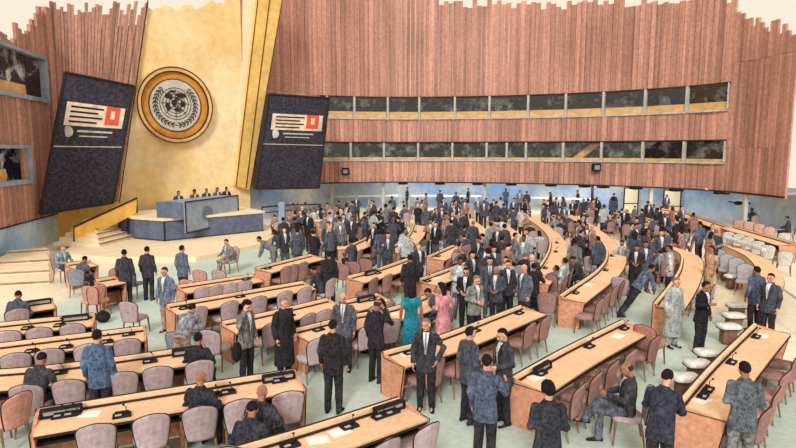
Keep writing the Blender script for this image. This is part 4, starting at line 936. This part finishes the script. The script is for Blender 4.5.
PEOPLE = [
 # px, ytop, face, pose, outfit, jacket, trousers, hair, skin, label, kw
 (97, 329, 4, 'stand', 'suit', BLUE, DK, 'short', 'tan', 'man in bright blue suit seen from behind at lower left', {}),
 (164, 267, 165, 'stand', 'suit', (124, 134, 156), (190, 164, 156), 'short', 'tan', 'standing man in slate shirt and pale trousers at left', {}),
 (124, 249, 10, 'stand', 'suit', CHAR, DK, 'short', 'brown', 'man in dark suit leaning by the slate chair, left of two', {}),
 (147, 246, -6, 'stand', 'suit', CHAR, DK, 'short', 'tan', 'man in dark suit seen from behind, right of two by stage', {}),
 (182, 245, -25, 'stand', 'suit', (108, 120, 138), CHAR, 'short', 'tan', 'man in grey blue jacket seen from behind below the rostrum', {}),
 (226, 239, 150, 'sit', 'suit', (158, 152, 160), TAN, 'short', 'tan', 'person in pale mauve top sitting before the stage platform', {}),
 (259, 236, 90, 'bend', 'suit', GRY, GRY, 'short', 'brown', 'grey figure bending beside the right end of the podium', {}),
 (63, 245, -120, 'sit', 'suit', (150, 162, 184), CHAR, 'grey', 'tan', 'man in pale blue shirt sitting at the small table by the side steps', {}),
 (89, 254, -60, 'slump', 'suit', SLATE, CHAR, 'short', 'brown', 'man in slate jacket leaning at the small table', {}),
 (283, 217, 20, 'stand', 'suit', CHAR, CHAR, 'short', 'brown', 'tall man in charcoal standing beside the stage rail', {}),
 (295, 217, -40, 'gesture', 'suit', CHAR, DK, 'short', 'brown', 'man in charcoal standing second from the stage rail', {}),
 (308, 212, 160, 'stand', 'suit', BLK, DK, 'grey', 'tan', 'man in black jacket and white shirt below the right screen', {}),
 (318, 206, 170, 'stand', 'suit', CHAR, CHAR, 'short', 'brown', 'man behind the terracotta lectern below the right screen', {}),
 (314, 233, 170, 'sit', 'suit', (160, 170, 190), CHAR, 'bald', 'tan', 'bald man with ruddy head in pale blue left of centre crowd', {}),
 (328, 222, 175, 'stand', 'suit', NAVY, DK, 'short', 'tan', 'man in navy facing the camera beside the terracotta lectern', {}),
 (340, 220, 190, 'stand', 'suit', GRY, GRY, 'short', 'tan', 'man in grey facing the camera right of the terracotta lectern', {}),
 (352, 216, 160, 'stand', 'suit', CHAR, CHAR, 'short', 'brown', 'man in charcoal jacket standing below the right screen edge', {}),
 (357, 240, 10, 'sit', 'suit', NAVY, DK, 'short', 'brown', 'small seated person in navy at the rising left desk', {}),
 (329, 251, 5, 'stand', 'suit', BLK, BLK, 'short', 'brown', 'man in black suit seen from behind left of centre', {}),
 (313, 266, 60, 'slump', 'suit', CHAR, DK, 'short', 'brown', 'seated man in charcoal hunched beside the man in black suit', {}),
 (335, 290, 175, 'stand', 'suit', SLATE, CHAR, 'bald', 'tan', 'red faced man in grey suit facing the camera left of centre', {'tie': (180, 170, 170)}),
 (333, 319, -12, 'stand', 'suit', BLK, DK, 'short', 'tan', 'large man in black suit with back turned at lower left of centre', {}),
 (378, 299, -35, 'phone', 'suit', (58, 54, 64), BLK, 'fringe', 'brown', 'man in black suit with hand raised to face left of centre', {}),
 (411, 284, 8, 'stand', 'dress', (48, 142, 164), DK, 'long', 'brown', 'woman in teal dress seen from behind at centre', {}),
 (441, 282, 40, 'front', 'dress', (226, 156, 168), DK, 'long', 'tan', 'woman in long pink dress at centre', {}),
 (428, 288, 100, 'slump', 'suit', NAVY, CHAR, 'short', 'brown', 'seated person in blue left of the woman in pink', {}),
 (410, 254, 0, 'stand', 'suit', BLK, BLK, 'short', 'brown', 'slim man in black seen from behind above the woman in teal', {}),
 (466, 267, 160, 'front', 'suit', BLK, BLK, 'short', 'tan', 'man in black suit with glasses holding papers at centre', {'extras': ('glasses',)}),
 (490, 257, 175, 'stand', 'suit', SLATE, SLATE, 'short', 'tan', 'man in slate suit and tie facing the camera at centre', {'tie': (90, 90, 110)}),
 (508, 260, 185, 'stand', 'suit', CHAR, DK, 'short', 'tan', 'man in charcoal suit and white shirt, third of the centre group', {}),
 (524, 264, 120, 'stand', 'suit', (112, 118, 134), CHAR, 'bald', 'tan', 'balding man in grey blue suit, rightmost of the centre group', {}),
 (477, 275, -150, 'front', 'suit', (150, 152, 150), DK, 'grey', 'tan', 'grey haired person holding papers behind the man in glasses', {}),
 (247, 300, -120, 'phone', 'suit', GRY, DK, 'curly', 'tan', 'curly haired man in grey jacket with bag at left', {}),
 (284, 297, -130, 'stand', 'coat', BLK, DK, 'grey', 'tan', 'grey haired man in long black coat at left of centre', {}),
 (426, 318, 172, 'pocket', 'suit', CHAR, DK, 'grey', 'tan', 'man in dark suit and tie walking towards the camera at centre', {'tie': (150, 154, 170), 'shirt': (232, 232, 236)}),
 (471, 326, -60, 'stand', 'suit', (86, 90, 104), DK, 'short', 'tan', 'man in slate suit, left of the three talking men', {}),
 (502, 328, 110, 'front', 'suit', CHAR, DK, 'short', 'tan', 'man in charcoal suit facing left, right of the three talking men', {}),
 (487, 354, -28, 'gesture', 'suit', (94, 102, 126), DK, 'short', 'tan', 'man in blue grey suit with back turned, nearest of three talking', {}),
 (548, 381, -5, 'front', 'suit', (62, 62, 72), DK, 'curly', 'tan', 'man in black jacket seen from behind at the bottom centre', {}),
 (627, 362, 75, 'cross', 'suit', CHAR, SLATE, 'fringe', 'brown', 'balding man sitting cross legged facing left at lower right', {}),
 (668, 369, -35, 'reach', 'suit', (64, 66, 82), DK, 'short', 'tan', 'large man in black suit leaning to the desk at lower right', {}),
 (745, 361, -18, 'front', 'suit', (102, 110, 120), GRY, 'short', 'brown', 'man in grey jacket seen from behind at the lower right corner', {}),
 (677, 277, -160, 'stand', 'coat', LG, LG, 'grey', 'tan', 'man in pale grey suit walking at right', {}),
 (707, 281, -150, 'gesture', 'suit', (48, 46, 54), DK, 'short', 'brown', 'man in black suit gesturing in the right aisle', {}),
 (771, 273, 120, 'stand', 'suit', NAVY, DK, 'short', 'tan', 'man in navy suit standing at the right edge', {}),
 (757, 266, 10, 'stand', 'suit', (92, 100, 128), DK, 'short', 'brown', 'person in blue behind the navy suited man at right edge', {}),
 (652, 264, -78, 'lunge', 'suit', (96, 108, 132), DK, 'short', 'brown', 'man in slate suit bending over the curved terracotta desk', {}),
 (637, 218, 178, 'stand', 'suit', (144, 154, 162), GRY, 'short', 'tan', 'man in light grey suit facing the camera right of centre', {'tie': (220, 222, 224)}),
 (646, 241, 175, 'stand', 'suit', SLATE, CHAR, 'short', 'brown', 'man in slate suit facing the camera beside the curved terracotta desk', {}),
 (622, 240, 130, 'sit', 'suit', (198, 202, 204), DK, 'short', 'brown', 'seated man in white shirt right of centre', {}),
 (700, 221, 20, 'stand', 'suit', (104, 112, 128), CHAR, 'short', 'brown', 'man in grey, left of the group by the right aisle', {}),
 (713, 224, -160, 'stand', 'suit', GRY, GRY, 'grey', 'tan', 'man in mid grey, centre of the group by the right aisle', {}),
 (716, 229, 10, 'stand', 'suit', (72, 76, 92), BLK, 'grey', 'tan', 'man in navy jacket and black trousers by the right aisle', {}),
 (693, 244, 100, 'stand', 'dress', (206, 176, 140), DK, 'short', 'brown', 'person in tan dress standing by the curved terracotta desk', {}),
 (685, 246, 60, 'stand', 'suit', (196, 196, 200), DK, 'short', 'brown', 'person in white top next to the tan dress', {}),
 (664, 247, 20, 'back', 'suit', (150, 134, 142), DK, 'short', 'brown', 'person in mauve seated inside the curved terracotta desk', {}),
 (556, 265, 70, 'recline', 'suit', (122, 134, 160), CHAR, 'short', 'brown', 'man in blue grey reclining in a chair right of centre', {}),
 (588, 258, 60, 'back', 'suit', (194, 202, 202), GRY, 'short', 'brown', 'man in white shirt seated behind the curved desk', {}),
 (573, 256, 80, 'slump', 'suit', CHAR, DK, 'short', 'brown', 'man in charcoal slumped left of the white shirted man', {}),
 (601, 236, 20, 'stand', 'suit', (80, 92, 112), CHAR, 'short', 'brown', 'man in slate at the bend of the curved desk', {}),
 (192, 303, -5, 'bend', 'suit', (142, 146, 158), TAN, 'short', 'tan', 'man in light grey jacket bending over a desk at left', {}),
 (262, 384, -10, 'sit', 'suit', CHAR, DK, 'bald', 'brown', 'bald man in dark jacket seated at the lower left desk', {}),
 (196, 390, -8, 'sit', 'suit', (60, 60, 70), DK, 'bald', 'brown', 'bald man in black sitting in grey chair at lower left', {}),
 (252, 401, -8, 'slump', 'suit', (66, 66, 76), DK, 'short', 'brown', 'dark haired man in black seated at the bottom left of centre', {}),
 (199, 342, -6, 'sit', 'suit', (56, 54, 62), DK, 'short', 'brown', 'man in black seated right of the man in blue suit', {}),
 (44, 340, 0, 'slump', 'suit', (80, 78, 88), DK, 'short', 'brown', 'dark haired person in charcoal seated at the left desk', {}),
 (18, 295, 10, 'slump', 'suit', (94, 98, 116), DK, 'short', 'brown', 'person in slate seated at the short desk at left edge', {}),
 (370, 231, 180, 'sit', 'suit', TAN, DK, 'short', 'tan', 'person in beige seated at the rising left desk', {}),
 (400, 305-3, 60, 'sit', 'suit', (150, 130, 130), DK, 'long', 'brown', 'seated woman in mauve left of the woman in teal', {}),
]
for P_ in PEOPLE:
    *a_, kw = P_; person(*a_, **kw)
# people seated behind the rostrum: only heads show
ra, rb, ru, rn = ROS
for i, (x, y) in enumerate([(178, 197), (194, 195), (206, 194), (217, 195), (226, 195)]):
    q = onwall(x, y+2, ra-rn*1.55, ru); b_ = Vector((q.x, q.y, 0)); 
    o = person(0, 0, 180+40, 'sit', 'suit', [CHAR, (120, 84, 66), CHAR, (120, 90, 80), DK][i], DK, ['short', 'curly', 'short', 'long', 'short'][i], ['brown', 'dark', 'brown', 'brown', 'dark'][i], 'head of a person behind the rostrum, %s from the left of five' % ORD[i], 'officers behind the rostrum', lod=1, at=(b_.x, b_.y, 1.29))
# crowd --------------------------------------------------------------
rc = random.Random(21)
def _nd(x, y):
    p = Vector((x, y, 0))
    for nme, path, w in DESKS.values():
        for a, b in zip(path, path[1:]):
            ab = b-a; L2 = ab.length_squared
            t = (p-a).dot(ab)/L2
            if -.15 < t < 1.15:
                nn_ = Vector((ab.y, -ab.x, 0)).normalized(); d = (p-a).dot(nn_)
                if -.32 < d < w+.25: return True
    return False
def free(x, y, r=.5): return all((x-a[0])**2+(y-a[1])**2 > r*r for a in people_xy) and all((x-a[0])**2+(y-a[1])**2 > .16 for a in chair_spots) and not _nd(x, y)
JC = [(CHAR, 'charcoal'), (BLK, 'black'), (SLATE, 'slate blue'), (GRY, 'grey'), (NAVY, 'navy'), (CHAR, 'charcoal'), (DK, 'black'), ((150, 156, 166), 'pale grey'), ((92, 98, 112), 'slate blue'), (NAVY, 'navy'), ((176, 140, 128), 'tan'), ((196, 200, 204), 'white')]
FAR = [(407, 186), (426, 193), (440, 190), (456, 192), (468, 188), (506, 187), (520, 190), (527, 191), (551, 192), (578, 188), (597, 197), (614, 193), (667, 193), (357, 196), (372, 200), (392, 196)]
HN = {'short': 'short dark hair', 'curly': 'curly hair', 'long': 'long hair', 'grey': 'grey hair', 'bald': 'bald head', 'fringe': 'thinning hair'}
WCOL = [328, 355, 388, 419, 454, 488, 526, 563, 600, 641, 682, 723]
def where(px):
    for i in range(len(WCOL)-1):
        if px < WCOL[i+1]: return 'below %s upper window' % ORD[i]
    return 'at the far right'
for i, (x, y) in enumerate(FAR):
    c, cn = JC[rc.randrange(7)]; hr = rc.choice(['short', 'short', 'long', 'short'])
    q = pix(x, y, 1.75); yy = q.y; bw = arc_at(x).y+(2.1 if x < 590 else 1.4)
    if yy > bw: q = Vector(((x-398)/F*bw, bw, 0))
    person(x, y, rc.choice([0, 180, 160, 90, -90]), rc.choice(['stand', 'front', 'pocket']), 'suit', c, DK, hr, rc.choice(['brown', 'tan', 'dark']), '%s clad person standing along blue wall %s' % (cn, where(x)), 'people standing along the blue wall', lod=1, at=(q.x, q.y, 0))
for i, (x, y, f, c) in enumerate([(654, 204, 180, CHAR), (711, 200, 170, GRY), (744, 198, 10, CHAR), (768, 196, 190, NAVY), (787, 216, 60, CHAR), (752, 208, 0, NAVY)]):
    person(x, y, f, 'sit' if i != 1 else 'sit', 'suit', c, DK, 'short', 'brown', 'person seated high at the right by the blue wall, %s from the left' % ORD[i], 'people seated by the right blue wall', lod=1)
crowd = []
def density(px, py):
    """where the photograph shows the crowd (head tops)"""
    if 275 < px < 425 and 200 < py < 232: return .75 if px < 395 else .95
    if 415 < px < 700 and 196 < py < 250: 
        if 422 < px < 448 and py > 222: return 0     # pale aisle
        if px > 640 and py > 236: return .3
        if px > 655 and py < 205: return 0
        return .95
    if 455 < px < 540 and 250 <= py < 268: return .8
    if 560 < px < 600 and 250 <= py < 262: return .4
    if 690 < px < 730 and 215 < py < 232: return .5
    return 0
tries = 0
while len(crowd) < 215 and tries < 14000:
    tries += 1
    py = 197+(268-197)*rc.random()**1.25; px = rc.uniform(275, 725)
    if rc.random() > density(px, py): continue
    pose = rc.choices(['stand', 'front', 'pocket', 'gesture', 'walk', 'sit', 'slump', 'back', 'reach'], [4, 3, 2, 2, 1, 3, 1.5, 1.5, 1])[0]
    seated = pose in ('sit', 'slump', 'back'); hz = 1.33 if seated else 1.75
    q = pix(px, py, hz)
    if q.y > min(43, arc_at(px).y+.8) or not free(q.x, q.y): continue
    c, cn = rc.choice(JC); hr = rc.choices(['short', 'grey', 'long', 'bald', 'curly', 'fringe'], [7, 2, 1.5, 1, 1, .6])[0]; sk = rc.choice(['brown', 'tan', 'dark', 'light', 'tan'])
    crowd.append((px, py, q, pose, c, cn, hr, sk, seated))
    people_xy.append((q.x, q.y, seated, px, py))
crowd.sort(key=lambda t: -t[1])
for px, py, q, pose, c, cn, hr, sk, seated in crowd:
    dk = min(DESKS.values(), key=lambda d: min((p-flat(q, 0)).length for p in d[1]))[0]
    dep = ORD[min(15, int((q.y-14)//1.6))] if q.y < 38 else 'deepest'
    pw = 'seated' if seated else {'stand': 'standing', 'front': 'folded-hands', 'pocket': 'hand-on-hip', 'gesture': 'gesturing', 'walk': 'walking', 'reach': 'leaning'}[pose]
    lab = '%s person in %s, %s, %s, %s tier back' % (pw, cn, HN[hr], where(px), dep)
    face = rc.choice([0, 15, -20, 180, 150, -150, 90, -90, 40, -50]) if not seated else rc.choice([10, 0, 25, -30, 60])
    person(px, py, face, pose, 'suit', c, rc.choice([DK, CHAR, SLATE]), hr, sk, lab, 'crowd of delegates in the middle of the hall', lod=1, scale=rc.uniform(.95, 1.05), at=(q.x, q.y, 0))
    if seated:
        r_ = math.radians(face); put_chair(q.x, q.y, r_, BROWN if rc.random() < .6 else MAUVE, 'mauve chair of seated %s person %s, %s tier back' % (cn, where(px), dep), 'chairs of the seated crowd')
# bag and folders
q = pix(238, 352, .9); mb = MB(); mb.box((0, 0, .2), (.14, .34, .36)); o = None
q = pix(237, 350, .95); e = empty('shoulder_bag', (q.x, q.y, .75)); mb = MB(); mb.ell((0, 0, .16), (.09, .18, .2)); mb.build('bag_body', M['dark'], e, True)
mb = MB(); mb.tube([(0, -.12, .3), (.1, -.02, .68), (.12, .1, .3)], .012); mb.build('strap', M['ink'], e); tag(e, 'black shoulder bag hanging beside the curly haired man', 'bag')
# terracotta lectern left crowd
q = pix(327, 220, 1.15); e = empty('wooden_lectern', (q.x, q.y, 0), 0); mb = MB(); mb.box((0, 0, .55), (1.1, .5, 1.1)); mb.build('lectern_body', M['desk_panel'], e); mb = MB(); mb.box((0, 0, 1.12), (1.25, .6, .05)); mb.build('lectern_top', M['desk_rim'], e); mb = MB(); mb.box((0, -.26, .55), (.9, .02, .85)); mb.build('front_panel', M['desk'], e)
tag(e, 'terracotta wooden lectern below the right screen', 'lectern')
q = pix(345, 247, .95); e = empty('wooden_stand', (q.x, q.y, 0), .1); mb = MB(); mb.box((0, 0, .45), (.55, .4, .9)); mb.build('stand_body', M['desk_panel'], e); mb = MB(); mb.box((0, 0, .92), (.62, .48, .04)); mb.build('stand_top', M['desk_rim'], e); tag(e, 'small terracotta stand left of the seated person in navy', 'stand')

# ------------------------------------------------------------------ light
w = bpy.data.worlds.new('paper sky'); S.world = w; w.use_nodes = True; bg = w.node_tree.nodes['Background']
bg.inputs[0].default_value = lin((253, 240, 220))+(1,); bg.inputs[1].default_value = .98
sl = bpy.data.lights.new('sun', 'SUN'); sl.energy = 2.0; sl.angle = math.radians(12); sl.color = (1, .97, .93); so = bpy.data.objects.new('sun', sl); COL.objects.link(so)
so.rotation_euler = (math.radians(56), math.radians(-14), math.radians(0)); so.location = (0, 0, 30)
S.view_settings.view_transform = 'Standard'; S.view_settings.look = 'None'; S.view_settings.exposure = 0; S.view_settings.gamma = 1
byl = {}
for o in COL.objects:
    if o.parent is None and 'label' in o: byl.setdefault(o['label'], []).append(o)
nd = 0
for l, os_ in byl.items():
    if len(os_) > 1:
        nd += 1; os_.sort(key=lambda o: proj(o.location)[0])
        for i, o in enumerate(os_):
            o['label'] = l+', '+('leftmost' if i == 0 else 'rightmost' if i == len(os_)-1 else 'middle' if len(os_) == 3 else ORD[min(i, 15)])
print('objects', len(COL.objects), 'crowd', len(crowd), 'dup labels', [l for l, c in used_labels.items() if c > 1][:20])
